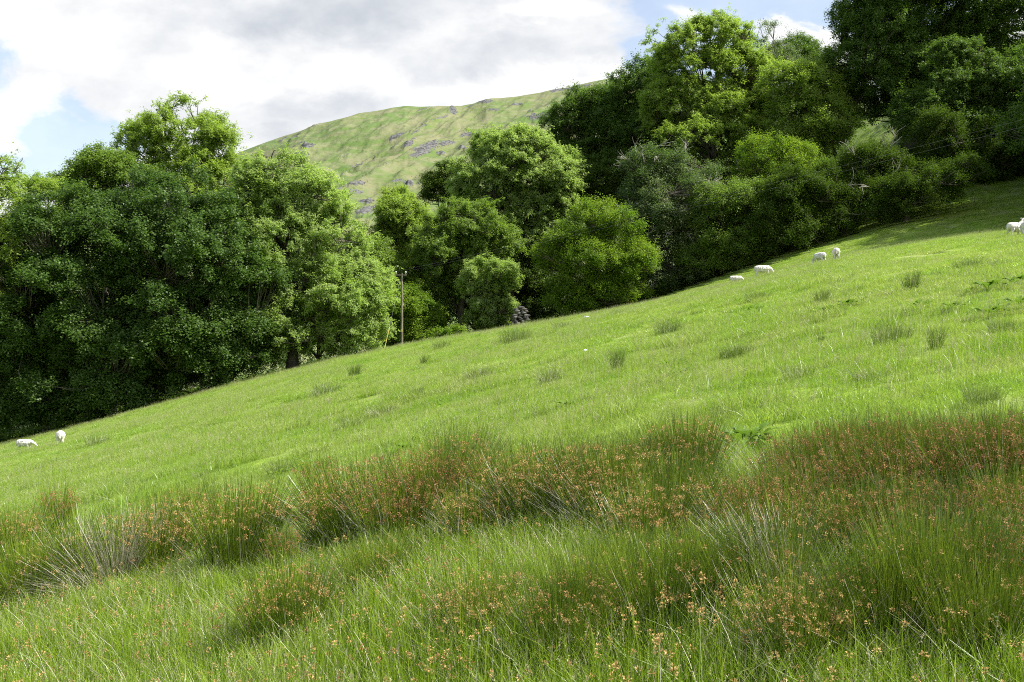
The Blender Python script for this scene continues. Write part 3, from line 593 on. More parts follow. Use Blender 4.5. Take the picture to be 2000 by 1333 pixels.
def make_rush(seed, n, rad, h, spread, flowered, straw, red=False, w=.0050, fsize=1):
    rng = np.random.default_rng(seed); root = empty('rush_clump')
    (V, Fq, va), fl, (SV, SF, sva) = rush_geo(rng, n, rad, h, spread, flowered, straw, w)
    link('stems', npmesh('rush_stems', V, Fq, STEM, va), root)
    if len(fl): link('flower_heads', npmesh('rush_flowers', fl, np.arange(len(fl)).reshape(-1, 4), REDFL if red else FLOWER, rng.uniform(0, 1, len(fl) // 4)), root)
    link('dead_stems', npmesh('dead_stems', SV, SF, STRAW, sva), root)
    return root

FRONT = 'rush clumps across the foreground'
# kinds: (seed, stems, radius, height, spread, flowered, straw, red)
KINDS = {'tall': (1, 1150, .24, .86, .42, .20, .06, False), 'red': (2, 1100, .27, .82, .42, .46, .07, True), 'tan': (3, 1050, .25, .80, .52, .30, .10, False),
         'straw': (4, 420, .26, .80, .85, .08, 1.3, False, .0085), 'slim': (5, 420, .13, .85, .25, .30, .06, True), 'dark': (6, 1300, .24, .84, .40, .07, .03, False)}
# px, py of the foot, scale, kind, lean (x, y), turn, label
CL = [
 (20, 1140, .95, 'tall', -.05, 0, 'green rush clump with orange heads cut by the left frame edge'),
 (115, 1075, .95, 'slim', 0, 0, 'slender upright rush clump with dark heads near the left edge'),
 (215, 1165, .85, 'straw', -.45, 0, 'splayed straw coloured rush clump flopping over to the left'),
 (310, 1130, .92, 'tan', .12, 0, 'rush clump just right of the splayed straw coloured one'),
 (350, 1085, .90, 'tall', 0, 0, 'tall rush clump standing behind the gap right of the splayed straw clump'),
 (465, 1130, 1.0, 'tall', .05, 0, 'dense upright rush clump left of the short grass gap'),
 (625, 1030, .92, 'slim', -.05, 0, 'slender red headed rush clump just right of the short grass gap'),
 (690, 1080, .95, 'tan', -.22, 0, 'rush clump with pale arched dead stems leaning left of centre'),
 (790, 1090, .95, 'red', 0, 0, 'reddish rush clump next to the pale arched dead stems'),
 (890, 1000, .98, 'tall', .04, 0, 'tallest spiky rush clump left of centre, tips against bright grass'),
 (930, 1080, .85, 'tan', .05, 0, 'rush clump in front of the tallest spiky clump'),
 (1060, 1050, .92, 'tan', 0, 0, 'golden headed rush clump at the centre of the picture'),
 (1150, 1040, .90, 'tan', .05, 0, 'golden headed rush clump right of the central one with dark base'),
 (1230, 1010, .88, 'tall', .05, 0, 'rush clump left of the broad leaved dock'),
 (1335, 980, 1.0, 'tall', 0, 0, 'spiky rush clump immediately left of the broad leaved dock'),
 (1320, 1060, .90, 'dark', .05, 0, 'dark based rush clump below the clump beside the dock'),
 (1440, 1065, .92, 'tan', .05, 0, 'golden rush clump in front of the broad leaved dock'),
 (1575, 1010, .85, 'red', 0, 0, 'leftmost of the russet headed rush clumps at right'),
 (1590, 1060, .95, 'red', 0, 0, 'russet rush clump with white dead stems at its foot'),
 (1680, 1000, .98, 'red', 0, 0, 'tall russet rush clump in middle of the right hand row'),
 (1760, 1050, .95, 'red', .03, 0, 'russet rush clump between tall russet clump and right edge'),
 (1850, 1010, 1.0, 'red', 0, 0, 'russet rush clump near right edge behind the pale fallen stems'),
 (1950, 1040, 1.02, 'red', 0, 0, 'deep russet rush clump cut by the right frame edge'),
 (2040, 1000, 1.0, 'red', 0, 0, 'russet rush clump mostly outside the right frame edge'),
 (1830, 1265, .98, 'dark', .05, 0, 'large dark green rush clump in the lower right corner'),
 (1940, 1230, .95, 'red', .05, 0, 'russet topped rush clump at lower right edge'),
 (1395, 1215, .92, 'dark', 0, 0, 'dark green rush clump low right of centre'),
 (1230, 1200, .85, 'dark', 0, 0, 'dark green rush clump low near the centre'),
 (1650, 1130, .85, 'tan', 0, 0, 'rush clump above the left shoulder of the large dark clump'),
 (740, 1190, .70, 'dark', -.05, 0, 'small dark rush clump below the reddish left centre clump'),
 (60, 1215, .80, 'dark', -.05, 0, 'dark green rush clump low at the left edge'),
 (560, 1300, .9, 'tall', -.05, 0, 'loose rush clump at the bottom edge left of centre'),
 (930, 1290, .9, 'tan', .05, 0, 'golden headed rush clump at the bottom edge near centre'),
 (1100, 1330, .9, 'tall', .05, 0, 'rush clump cut by the bottom edge at the centre'),
 (1560, 1330, .9, 'tan', .05, 0, 'golden headed rush clump cut by bottom edge at right'),
 (1560, 1200, .9, 'straw', .3, 0, 'pale straw rush clump between the two large dark clumps'),
 (1270, 1120, .9, 'tan', .05, 0, 'golden rush clump in second rank below and left of the dock'),
 (1500, 1120, .9, 'red', 0, 0, 'russet rush clump in second rank below and right of dock'),
 (1730, 1140, .9, 'red', 0, 0, 'russet rush clump in second rank left of the large dark corner clump'),
 (1870, 1110, .9, 'red', .05, 0, 'russet rush clump in second rank above the large dark corner clump'),
 (1985, 1120, .9, 'red', 0, 0, 'russet rush clump in second rank at the right edge'),
 (560, 1150, .7, 'slim', -.1, 0, 'thin rush clump in the gap of short grass left of centre'),
 (840, 1055, .9, 'red', 0, 0, 'russet rush clump just left of the tallest spiky clump'), (985, 1030, .9, 'tall', 0, 0, 'spiky rush clump filling the row just left of centre'),
 (1110, 1005, .9, 'tan', 0, 0, 'rush clump at the back of the row behind the golden central pair'), (1200, 1060, .9, 'tan', 0, 0, 'golden rush clump in the row between centre and dock'),
 (1285, 1005, .9, 'tall', 0, 0, 'spiky rush clump at the back of the row left of the dock'), (1640, 1020, .9, 'red', 0, 0, 'russet rush clump in the middle of the russet row, left of its tall one'),
 (1725, 1000, .9, 'red', 0, 0, 'russet rush clump just right of the tall russet clump'), (1805, 1000, .9, 'red', 0, 0, 'russet rush clump at the back of the row near the right edge'),
 (1905, 990, .9, 'red', 0, 0, 'russet rush clump between the two rightmost ones in the row'), (1300, 1270, .9, 'dark', 0, 0, 'dark green rush clump low down below the dock'),
 (1480, 1240, .9, 'dark', 0, 0, 'dark green rush clump low down right of the one below dock'), (1735, 1290, .9, 'dark', 0, 0, 'dark green rush clump left of the large dark corner clump'),
 (1920, 1320, .9, 'dark', 0, 0, 'dark green rush clump in the very bottom right corner'), (1150, 1280, .9, 'dark', 0, 0, 'dark green rush clump low down at bottom centre'),
 (150, 1175, .9, 'straw', -.55, 0, 'palest straw rush clump, flattened to the left near left edge'),
]
protos = {}
TOPS = [985, 935, 1015, 950, 960, 945, 900, 905, 915, 850, 950, 870, 865, 870, 818, 900, 930, 850, 880, 820, 860, 830, 815, 810, 1000, 1020, 1030, 1050, 960, 1060, 1060, 1110, 1120, 1130, 1120, 1040, 945, 930, 960, 940, 930, 1040, 880, 880, 875, 885, 860, 840, 835, 830, 825, 1060, 1040, 1060, 1090, 1090, 1050]
for ci, (px, py, s, kind, lx, ly, lab) in enumerate(CL):
    if kind not in protos: o = protos[kind] = make_rush(*KINDS[kind])
    else: o = copy_tree(protos[kind])
    o.location = ground(px, py); hz_ = (py - TOPS[ci] + 22) / F * o.location.y / (KINDS[kind][3] * (.72 if kind == 'straw' else .93)); hz_ = min(max(hz_, .45), 1.15)
    o.scale = (hz_ * .98, hz_ * .98, hz_)
    o.rotation_euler = (math.sin(ci * 1.7) * .03, lx, 0)
    tag(o, lab, 'rushes', FRONT)

# tufts out on the pasture
MID = 'small rush tufts dotted over the pasture'
TUFTSTEM = simple('tuft_stem', (.075, .140, .016), (.230, .300, .060), .4, .4, .3)
TUFT = {'spiky': make_rush(21, 200, .13, .60, .35, .0, .04, w=.007), 'pale': make_rush(22, 230, .28, .46, .50, .0, .25, w=.006), 'wide': make_rush(23, 460, .38, .58, .48, .0, .06, w=.006)}
for k in TUFT.values():
    for ch in list(k.children):
        if ch.name.startswith('stems'): ch.data.materials[0] = TUFTSTEM
        if ch.name.startswith('flower'): bpy.data.objects.remove(ch)
first = dict(TUFT)
TL = [
 (550, 925, 'wide', 1.0, 'green rush tuft in front of the long crest, nearest the left foreground'), (1205, 722, 'spiky', 1.15, 'dark spiky tuft alone in the middle of the pasture'),
 (1440, 697, 'wide', 1.15, 'widest rush tuft on the open slope right of centre'), (1605, 592, 'spiky', 1.2, 'small dark tuft below the pair of standing sheep'),
 (1780, 572, 'spiky', 1.3, 'dark upright tuft on the upper right slope'), (1890, 528, 'wide', .9, 'low wide tuft high on right below the white stones'),
 (1742, 627, 'wide', .8, 'bushy tuft halfway down the right slope'), (1305, 652, 'wide', .9, 'grey green tuft below the yellow green hazel'),
 (1005, 670, 'wide', 1.0, 'upright grey tuft just below the stone stack'), (752, 812, 'pale', 1.3, 'pale wispy tuft midway down the left slope'),
 (935, 742, 'pale', 1.2, 'grey wispy tuft left of the middle of the pasture'), (1075, 748, 'pale', 1.1, 'wispy tuft left of the dark spiky central tuft'),
 (815, 778, 'spiky', 1.0, 'small tuft right of the pale wispy left one'), (693, 735, 'spiky', 1.0, 'small tuft below the foot of the yellow stay wire'),
 (1740, 672, 'wide', 1.1, 'ragged tuft with pale stems on right slope'), (1480, 588, 'wide', .8, 'faint tuft below the largest grazing sheep on crest'),
 (1098, 642, 'wide', .8, 'tuft at crest left of the hazel dome'), (862, 682, 'wide', .7, 'tuft on the crest line right of the pole'),
 (636, 775, 'pale', 1.3, 'faint pale tuft on the left slope below broad light tree'), (686, 835, 'pale', 1.2, 'pale tuft below and left of pale wispy tuft'),
 (1060, 818, 'wide', .7, 'green tuft above the golden central rushes'), (1828, 682, 'spiky', 1.1, 'dark tuft right of the ragged pale stemmed one'),
 (1602, 668, 'spiky', .7, 'tiny tuft in middle of the right slope'), (1847, 618, 'spiky', .8, 'short tuft next to the dock leaves at right'),
 (1950, 525, 'pale', .8, 'faint tuft at the far upper right'), (1213, 618, 'wide', .7, 'tuft on the crest below the hazel dome'),
 (845, 640, 'spiky', .8, 'thin tuft half hidden by crest right of pole'), (1920, 790, 'wide', .7, 'green tuft behind the russet rushes at right'),
 (1560, 742, 'pale', 1.1, 'wispy tuft in the long grass right of centre'), (1700, 745, 'pale', 1.1, 'wispy tuft in the long grass at right'),
 (190, 870, 'pale', 1.0, 'faint tuft right of the left hand sheep'), (60, 960, 'pale', .8, 'pale tuft below the left hand sheep'), (395, 935, 'pale', .8, 'pale tuft left of the green left foreground tuft'),
 (265, 950, 'pale', .8, 'faint tuft above the rushes at left'), (1960, 655, 'wide', .8, 'leafy green tuft at right edge of slope'), (830, 712, 'spiky', .8, 'small tuft on slope below pole and leaning trunk'),
]
used = set()
for i, (px, py, kd, s, lab) in enumerate(TL):
    if kd not in used: o = TUFT[kd]; used.add(kd)
    else: o = copy_tree(TUFT[kd])
    p = ground(px, py); k = max(.55, min(1.25, p.y / 26)) * s
    o.name = 'rush_tuft'; o.location = p; o.scale = (k, k, k * (.72 + .2 * math.sin(i * 1.9))); o.rotation_euler = (0, 0.02, i * .07)
    tag(o, lab, 'rushes', MID)

# ------------------------------------------------------------------ grasses as scattered stuff (geometry nodes instance small patches of blades)
def scatter(name, pts, scales, variants, rng, label):
    me = bpy.data.meshes.new(name + '_points'); me.vertices.add(len(pts)); me.vertices.foreach_set('co', pts.astype(np.float32).ravel())
    a = me.attributes.new('sc', 'FLOAT_VECTOR', 'POINT'); a.data.foreach_set('vector', scales.astype(np.float32).ravel())
    a = me.attributes.new('pick', 'INT', 'POINT'); a.data.foreach_set('value', rng.integers(0, len(variants), len(pts)).astype(np.int32))
    o = link(name, me); tag(o, label, kind='stuff')
    g = bpy.data.node_groups.new(name, 'GeometryNodeTree'); g.interface.new_socket('Geometry', in_out='INPUT', socket_type='NodeSocketGeometry'); g.interface.new_socket('Geometry', in_out='OUTPUT', socket_type='NodeSocketGeometry')
    gi = g.nodes.new('NodeGroupInput'); go = g.nodes.new('NodeGroupOutput'); ip = g.nodes.new('GeometryNodeInstanceOnPoints'); jn = g.nodes.new('GeometryNodeJoinGeometry')
    for v in reversed(variants):
        oi = g.nodes.new('GeometryNodeObjectInfo'); oi.inputs['Object'].default_value = v; oi.inputs['As Instance'].default_value = True
        g.links.new(oi.outputs['Geometry'], jn.inputs[0])
    na = g.nodes.new('GeometryNodeInputNamedAttribute'); na.data_type = 'FLOAT_VECTOR'; na.inputs[0].default_value = 'sc'
    nb_ = g.nodes.new('GeometryNodeInputNamedAttribute'); nb_.data_type = 'INT'; nb_.inputs[0].default_value = 'pick'
    g.links.new(gi.outputs[0], ip.inputs['Points']); g.links.new(jn.outputs[0], ip.inputs['Instance']); ip.inputs['Pick Instance'].default_value = True
    g.links.new(nb_.outputs[0], ip.inputs['Instance Index']); g.links.new(na.outputs[0], ip.inputs['Scale']); g.links.new(ip.outputs[0], go.inputs[0])
    md = o.modifiers.new('scatter', 'NODES'); md.node_group = g
    return o
def grid_pts(y0, y1, step, rng, xm=.62, jit=.5, mask=None):
    P = []; y = y0
    ys = np.arange(y0, y1, step)
    for y in ys:
        xs = np.arange(-xm * y - 1.5, xm * y + 1.5, step); P.append(np.stack([xs + rng.uniform(-jit, jit, len(xs)) * step, np.full(len(xs), y) + rng.uniform(-jit, jit, len(xs)) * step], 1))
    P = np.concatenate(P)
    if mask is not None: P = P[mask(P[:, 0], P[:, 1])]
    return np.concatenate([P, H(P[:, 0], P[:, 1])[:, None]], 1)
rng = np.random.default_rng(77)
def hmap(x, y): return 1 + 1.1 * fbm(x * .5, y * .5, 91, 4)
# short turf, near and far versions
near = [blade_patch('turf_near', .8, 2600, .025, .075, .0042, .8, TURF, rng) for _ in range(5)]
P = grid_pts(5.5, 21, .62, rng); s = np.clip(hmap(P[:, 0], P[:, 1]), .5, 1.7)
scatter('turf_grass', P, np.stack([np.ones(len(P)) * 1.05, np.ones(len(P)) * 1.05, s], 1), near, rng, 'short green pasture grass on the nearer slope')
farp = [blade_patch('turf_far', 1.6, 3000, .03, .09, .010, .9, TURF, rng) for _ in range(5)]
P = grid_pts(20.5, 86, 1.2, rng, .66); s = np.clip(hmap(P[:, 0], P[:, 1]), .5, 1.8)
scatter('far_turf_grass', P, np.stack([np.ones(len(P)) * 1.1, np.ones(len(P)) * 1.1, s], 1), farp, rng, 'short green pasture grass on the farther slope')
# wispy flowering grass stalks over the slope
wisp = [blade_patch('wispy_stalks', 1.2, 240, .12, .32, .0035, .35, TALL, rng, 2, 60, SEED) for _ in range(4)]
P = grid_pts(10, 72, 1.0, rng, .64, mask=lambda x, y: (fbm(x * .22, y * .22, 95, 3) > .03) | (y > 60) | ((x / y > .18) & (y < 22) & (fbm(x * .3, y * .3, 96, 3) > -.12)))
scatter('wispy_grass', P, np.stack([np.ones(len(P)), np.ones(len(P)), rng.uniform(.6, 1.2, len(P))], 1), wisp, rng, 'thin seeding grass stalks over the slope')
tus = [blade_patch('grass_tussock', .34, 260, .07, .20, .007, .6, TURF, rng) for _ in range(4)]
P = np.stack([rng.uniform(-45, 48, 9000), rng.uniform(9, 68, 9000)], 1); P = P[(np.abs(P[:, 0] / P[:, 1]) < .6) & (fbm(P[:, 0] * .35, P[:, 1] * .35, 123, 3) > .0)]
P = np.concatenate([P, H(P[:, 0], P[:, 1])[:, None]], 1); s_ = rng.uniform(.5, 1.5, (len(P), 1))
scatter('grass_tussocks', P, np.concatenate([s_ * 1.1, s_ * 1.1, s_ * rng.uniform(.6, 1.1, (len(P), 1))], 1), tus, rng, 'small uneven tussocks of longer grass over the slope')
# meadow grass of the foreground
_fx = np.array([-200, 0, 250, 500, 640, 900, 1300, 1700, 2000, 2300.]); _fyp = np.array([1090, 1090, 1090, 1080, 1030, 985, 955, 960, 965, 965.])
_fd = np.array([ground(a, b).y for a, b in zip(_fx, _fyp)]); GAP = ground(570, 1090)
def front_d(x, y): return np.interp(x / np.maximum(y, 1.5) * F + 1000, _fx, _fd)
def front_line(x, y): return y < front_d(x, y) * (1.06 + .25 * fbm(x * .6, y * .6, 99, 3))
tall = [blade_patch('meadow_grass', .5, 600, .16, .42, .0052, .42, TALL, rng, 3, 26, SEED) for _ in range(6)]
P = grid_pts(1.6, 15, .33, rng, .75, mask=front_line)
gapd = np.exp(-(((P[:, 0] - GAP.x) / .40) ** 2 + ((P[:, 1] - GAP.y) / 1.3) ** 2))
s = np.clip(hmap(P[:, 0], P[:, 1]), .6, 1.35) * (1 - .6 * gapd) * (1 - .35 * sstep(.6, .95, P[:, 1] / front_d(P[:, 0], P[:, 1]))) * np.where(P[:, 0] / P[:, 1] > .12, .85, 1)
scatter('meadow_grass', P, np.stack([np.ones(len(P)), np.ones(len(P)), s], 1), tall, rng, 'tall meadow grass between the rushes')
def rush_patch(seed, red):
    rg = np.random.default_rng(seed); (V, Fq, va), fl, (SV, SF, sva) = rush_geo(rg, 46, .3, .66, .1, .26, .14, .0050, disc=.6)
    n1 = len(V); me_v = np.concatenate([V, fl, SV]); fq = np.concatenate([Fq, np.arange(len(fl)).reshape(-1, 4) + n1, SF + n1 + len(fl)])
    var = np.concatenate([va, rg.uniform(0, 1, len(fl) // 4), sva]); me = npmesh('loose_rush', me_v, fq, STEM, var); me.materials.append(REDFL if red else FLOWER); me.materials.append(STRAW)
    mi = np.zeros(len(fq), np.int32); mi[len(Fq):len(Fq) + len(fl) // 4] = 1; mi[len(Fq) + len(fl) // 4:] = 2; me.polygons.foreach_set('material_index', mi)
    return bpy.data.objects.new('loose_rush', me)
P = grid_pts(1.7, 13, .5, rng, .75, mask=lambda x, y: (y < front_d(x, y) * .93) & (np.exp(-(((x - GAP.x) / .5) ** 2 + ((y - GAP.y) / 1.8) ** 2)) < .25))
scatter('loose_rushes', P, np.stack([np.ones(len(P))] * 2 + [rng.uniform(.6, 1.05, len(P)) * np.where(P[:, 1] > front_d(P[:, 0], P[:, 1]) * .75, .8, 1.0) * np.where(P[:, 0] > 1, .85, 1)], 1), [rush_patch(200 + i, i % 3 == 0) for i in range(6)], rng, 'loose flowering rush stems mixed through the meadow grass')
# bracken and undergrowth under the wood at right
def fern(seed):
    rg = np.random.default_rng(seed); n = 130; c = rg.uniform(-.7, .7, (n, 3)); c[:, 2] = c[:, 0] * SLX + rg.uniform(.1, .7, n)
    me = leaves_mesh('undergrowth', c, np.tile([0, 0, 1.0], (n, 1)), rg, L['dark'] if seed % 2 else L['mid'], 'broad', 1.1); return bpy.data.objects.new('undergrowth', me)
P = grid_pts(68, 112, 1.15, rng, .7, mask=lambda x, y: (y > 83 + 3 * (x / y >= .30) + 5 * fbm(x * .2, y * .2, 33)) & (x / y < .62) & ~((x / y > .33) & (x / y < .39) & (y > 95)))
scatter('undergrowth', P, np.ones((len(P), 3)) * rng.uniform(.6, 1.1, (len(P), 1)), [fern(i) for i in range(1, 9, 2)], rng, 'dark bracken and undergrowth beneath the wood')

# ------------------------------------------------------------------ dock plants
def make_dock(seed, n, size):
    rg = np.random.default_rng(seed); Vs, Fs, off = [], [], 0; va = []
    for i in range(n):
        a = rg.uniform(0, 2 * np.pi); ln = size * rg.uniform(.6, 1.1); wd = ln * rg.uniform(.38, .55); el = rg.uniform(.55, 1.35)
        d = np.array([math.cos(a), math.sin(a), 0]); sd_ = np.array([-math.sin(a), math.cos(a), 0]); b = d * rg.uniform(0, size * 1.5); b[2] = b[0] * SLX
        rows = []
        for q, ww in ((0, .05), (.2, .08), (.35, .75), (.6, 1.0), (.85, .6), (1.0, .03)):
            up = math.sin(el) * q - .75 * q * q * (1.2 - el * .5); p = b + d * ln * q * math.cos(el * .6) + np.array([0, 0, ln * max(up, -.1) + .03])
            rows += [p - sd_ * wd * ww * .5 + np.array([0, 0, wd * ww * .14]), p, p + sd_ * wd * ww * .5 + np.array([0, 0, wd * ww * .14 * rg.uniform(0, 1.5)])]
        Vs.append(np.array(rows))
        for r_ in range(5):
            for c in range(2): k = off + r_ * 3 + c; Fs.append([k, k + 1, k + 4, k + 3]); va.append(rg.uniform())
        off += 18
    return npmesh('dock_leaves', np.concatenate(Vs), np.array(Fs), DOCK, va, smooth=True)
dm = [make_dock(1, 60, .17), make_dock(2, 34, .15), make_dock(3, 22, .15)]
DK = [(1450, 878, 0, 1.3, 'largest glossy broad leaved dock just above the rushes'), (1310, 720, 2, 1.2, 'low dock left of the widest rush tuft'), (1335, 738, 2, 1.0, 'small dock beneath the widest rush tuft'),
      (1610, 618, 1, 1.6, 'dock patch on slope below the small dark tuft'), (1655, 603, 1, 1.4, 'dock patch right of the one below small dark tuft'), (1930, 572, 1, 1.9, 'glossy dock patch high at the right'),
      (1985, 562, 1, 1.8, 'dock patch touching the right frame edge near the top'), (1860, 610, 1, 1.2, 'dock leaves beside a short tuft at right'), (1105, 803, 1, 1.1, 'dock above the golden central rushes'),
      (788, 886, 1, .9, 'small dock above left centre rushes'), (1990, 605, 1, 1.5, 'dark dock patch on right frame edge'), (1930, 625, 1, 1.5, 'pale dock patch near the right edge'), (1795, 605, 2, 1.2, 'little dock row in the middle of right slope'),
      (1660, 905, 2, 1.0, 'dock leaves showing behind the russet rushes'), (545, 935, 2, .8, 'few pale leaves at foot of the left foreground tuft'), (1470, 612, 2, 1.2, 'bright leafy patch below the grazing sheep on crest')]
for i, (px, py, v, s, lab) in enumerate(DK):
    o = link('dock_plant', dm[v]); p = ground(px, py); o.location = p + Vector((0, 0, .05)); k = s * max(.9, min(1.3, p.y / 22)); o.scale = (k, k, k); o.rotation_euler[2] = i * .05; tag(o, lab, 'weed', 'broad leaved docks')

# ------------------------------------------------------------------ sheep
def wool():
    m, N = mat('sheep_wool'); p = pos(N); n = N.noise(p, 9, 4, .6); c = N.mix(N.rng(n, .3, .7), rgb(.50, .46, .38), rgb(.80, .77, .70))
    bp = N.new('ShaderNodeBump'); bp.inputs['Strength'].default_value = .7; bp.inputs['Distance'].default_value = .02; N.set(bp.inputs['Height'], N.noise(p, 45, 3))
    bsdf(N, c, .95, .05, normal=bp.outputs[0]); return m
WOOL = wool(); FACE = simple('sheep_skin', (.55, .50, .44), (.70, .66, .60), .8, .2); HOOF = simple('hoof', (.03, .028, .025), (.06, .05, .045), .6, .3)
def ellip(c, r, rot=0):
    u = np.linspace(0, np.pi, 7); v = np.arange(10) * 2 * np.pi / 10; U_, V_ = np.meshgrid(u, v, indexing='ij')
    P = np.stack([np.cos(U_) * r[0], np.sin(U_) * np.cos(V_) * r[1], np.sin(U_) * np.sin(V_) * r[2]], -1).reshape(-1, 3)
    cz, sz = math.cos(rot), math.sin(rot); P = np.stack([P[:, 0] * cz - P[:, 2] * sz, P[:, 1], P[:, 0] * sz + P[:, 2] * cz], 1) + np.array(c)
    i = np.arange(6)[:, None] * 10; j = np.arange(10)[None]; k = (j + 1) % 10
    return P, np.stack([i + j, i + k, i + 10 + k, i + 10 + j], -1).reshape(-1, 4)
def body_mesh(chains, name, m, parent):
    """one continuous skin round chains of (x, y, z, r): spheres strung along each chain, fused by a voxel remesh and smoothed"""
    Vs, Fs, off = [], [], 0
    for ch in chains:
        for a, b in zip(ch[:-1], ch[1:]):
            a, b = np.array(a), np.array(b); n = max(2, int(np.linalg.norm(b[:3] - a[:3]) / (min(a[3], b[3]) * .35)) + 1)
            for q in np.linspace(0, 1, n):
                p = a * (1 - q) + b * q; P, Fq = ellip(p[:3], (p[3],) * 3); Vs.append(P); Fs.append(Fq + off); off += len(P)
    V = np.concatenate(Vs); Fq = np.concatenate(Fs); me = bpy.data.meshes.new(name); me.from_pydata(V.tolist(), [], Fq.tolist()); o = bpy.data.objects.new(name, me); COL.objects.link(o)
    r = o.modifiers.new('r', 'REMESH'); r.mode = 'VOXEL'; r.voxel_size = .016; r.use_smooth_shade = True
    sm_ = o.modifiers.new('s', 'SMOOTH'); sm_.iterations = 5; sm_.factor = .5
    dg = bpy.context.evaluated_depsgraph_get(); nm = bpy.data.meshes.new_from_object(o.evaluated_get(dg)); bpy.data.objects.remove(o)
    P = np.empty(len(nm.vertices) * 3, np.float32); nm.vertices.foreach_get('co', P); P = P.reshape(-1, 3); N_ = np.empty(len(P) * 3, np.float32); nm.vertices.foreach_get('normal', N_); N_ = N_.reshape(-1, 3)
    wool_ = sstep(.34, .42, P[:, 2]) * (P[:, 0] < .5); f = (fbm(P[:, 0] * 14 + P[:, 1] * 9, P[:, 2] * 14 - P[:, 1] * 7, 71, 3)) * .035 * wool_
    P = P + N_ * f[:, None]; nm.vertices.foreach_set('co', P.ravel()); nm.materials.clear(); nm.materials.append(m); nm.polygons.foreach_set('use_smooth', np.ones(len(nm.polygons), bool)); nm.name = name
    return link(name, nm, parent)
BODIES = {}
def make_sheep(label, px, py, heading, pose, s=1.0, D=None):
    root = empty('sheep'); tag(root, label, 'sheep', 'white sheep grazing the pasture')
    p = ground(px, py) if D is None else at(px, D); root.location = p; root.scale = (s, s, s)
    root.rotation_euler = (0, 0, heading)
    if pose == 'graze': nk = [(.30, 0, .60, .15), (.46, 0, .50, .115), (.57, 0, .36, .085)]; face = [(.60, 0, .30, .072), (.64, 0, .20, .058), (.67, 0, .10, .040)]; hd = (.58, .33)
    elif pose == 'half': nk = [(.30, 0, .62, .15), (.46, 0, .60, .115), (.60, 0, .52, .085)]; face = [(.66, 0, .50, .072), (.75, 0, .43, .056), (.83, 0, .36, .040)]; hd = (.64, .545)
    else: nk = [(.30, 0, .64, .15), (.41, 0, .76, .115), (.48, 0, .88, .085)]; face = [(.50, 0, .92, .074), (.60, 0, .89, .056), (.69, 0, .85, .040)]; hd = (.49, .965)
    ch = [[(-.36, 0, .56, .175), (-.22, 0, .54, .22), (0, 0, .52, .245), (.20, 0, .53, .22), (.32, 0, .56, .17)], nk, [nk[-1]] + face, [(-.48, 0, .56, .05), (-.53, 0, .46, .035), (-.53, 0, .36, .025)]]
    for sg in (-1, 1):
        ch.append([(-.32, sg * .09, .50, .115), (-.31, sg * .115, .38, .075), (-.40, sg * .12, .24, .036), (-.385, sg * .12, .12, .026), (-.37, sg * .12, .04, .028)])
        ch.append([(.26, sg * .09, .46, .095), (.27, sg * .11, .33, .055), (.28, sg * .11, .22, .034), (.275, sg * .11, .12, .025), (.27, sg * .11, .04, .027)])
    if pose in BODIES: link('body', BODIES[pose], root)
    else: BODIES[pose] = body_mesh(ch, 'body', WOOL, root).data
    for sg in (-1, 1):
        P, Fq = ellip((hd[0], sg * .125, hd[1] + .01), (.020, .062, .032)); link('ear', npmesh('ear', P, Fq, FACE, smooth=True), root)
        e = np.array(face[0][:3]) * .45 + np.array(face[1][:3]) * .55; P, Fq = ellip((e[0] + .01, sg * .058, e[2] + .02), (.013, .009, .013)); link('eye', npmesh('eye', P, Fq, HOOF, smooth=True), root)
        for hx in (-.37, .27):
            P, Fq = ellip((hx + .012, sg * (.12 if hx < 0 else .11), .020), (.045, .032, .026)); link('hoof', npmesh('hoof', P, Fq, HOOF, smooth=True), root)
    return root
make_sheep('white sheep at far left seen side on, head stretched to the right', 48, 882, R(-8), 'half', .72, D=44)
make_sheep('white sheep at far left seen from behind, right of the side on one', 118, 890, R(112), 'graze', .80, D=40)
make_sheep('smallest white sheep on the crest, lowest of the four, head down', 1438, 556, R(-12), 'graze', .80, D=64)
make_sheep('largest white sheep on crest seen side on, head down to right', 1490, 545, R(-8), 'graze', 1.02, D=62)
make_sheep('white sheep on the crest turned half away with head to the left', 1601, 516, R(112), 'graze', .9, D=56)
make_sheep('white sheep standing on crest seen from behind, highest of the four', 1633, 511, R(75), 'graze', .95, D=56)
make_sheep('white sheep at right edge with shaded rump, head raised to right', 1984, 460, R(22), 'up', 1.0, D=47)
make_sheep('greyish sheep cut by right edge in front of the raised head sheep', 2003, 462, R(66), 'graze', 1.0, D=46)

# ------------------------------------------------------------------ stones
def stone_mesh(seed, m, r=(1, .8, .5)):
    rg = np.random.default_rng(seed); import bmesh
    bm = bmesh.new(); bmesh.ops.create_icosphere(bm, subdivisions=2, radius=1.0)
    pl = [unit(rg.normal(size=3)) for _ in range(7)]
    for v in bm.verts:
        c = np.array(v.co); 
        for q in pl:
            d = c @ q
            if d > .68: c = c - q * (d - .68)
        c = c * np.array(r) * (1 + .05 * rg.normal()); v.co = c
    me = bpy.data.meshes.new('stone'); bm.to_mesh(me); bm.free(); me.materials.append(m)
    a = me.attributes.new('var', 'FLOAT', 'FACE'); a.data.foreach_set('value', np.full(len(me.polygons), rg.uniform(), np.float32)); return me
def loose_stone(px, py, r, seed, label, m=None, D=None):
    o = link('stone', stone_mesh(seed, m or WHITESTONE)); p = ground(px, py) if D is None else at(px, D); o.location = p + Vector((0, 0, r * .25)); o.scale = (r, r, r); o.rotation_euler[2] = seed
    tag(o, label, 'stone', 'pale stones lying in the grass')
loose_stone(1888, 457, .22, 1, 'pale stone high at right, left one of the pair'); loose_stone(1906, 451, .17, 2, 'pale stone high at right, right one of the pair')
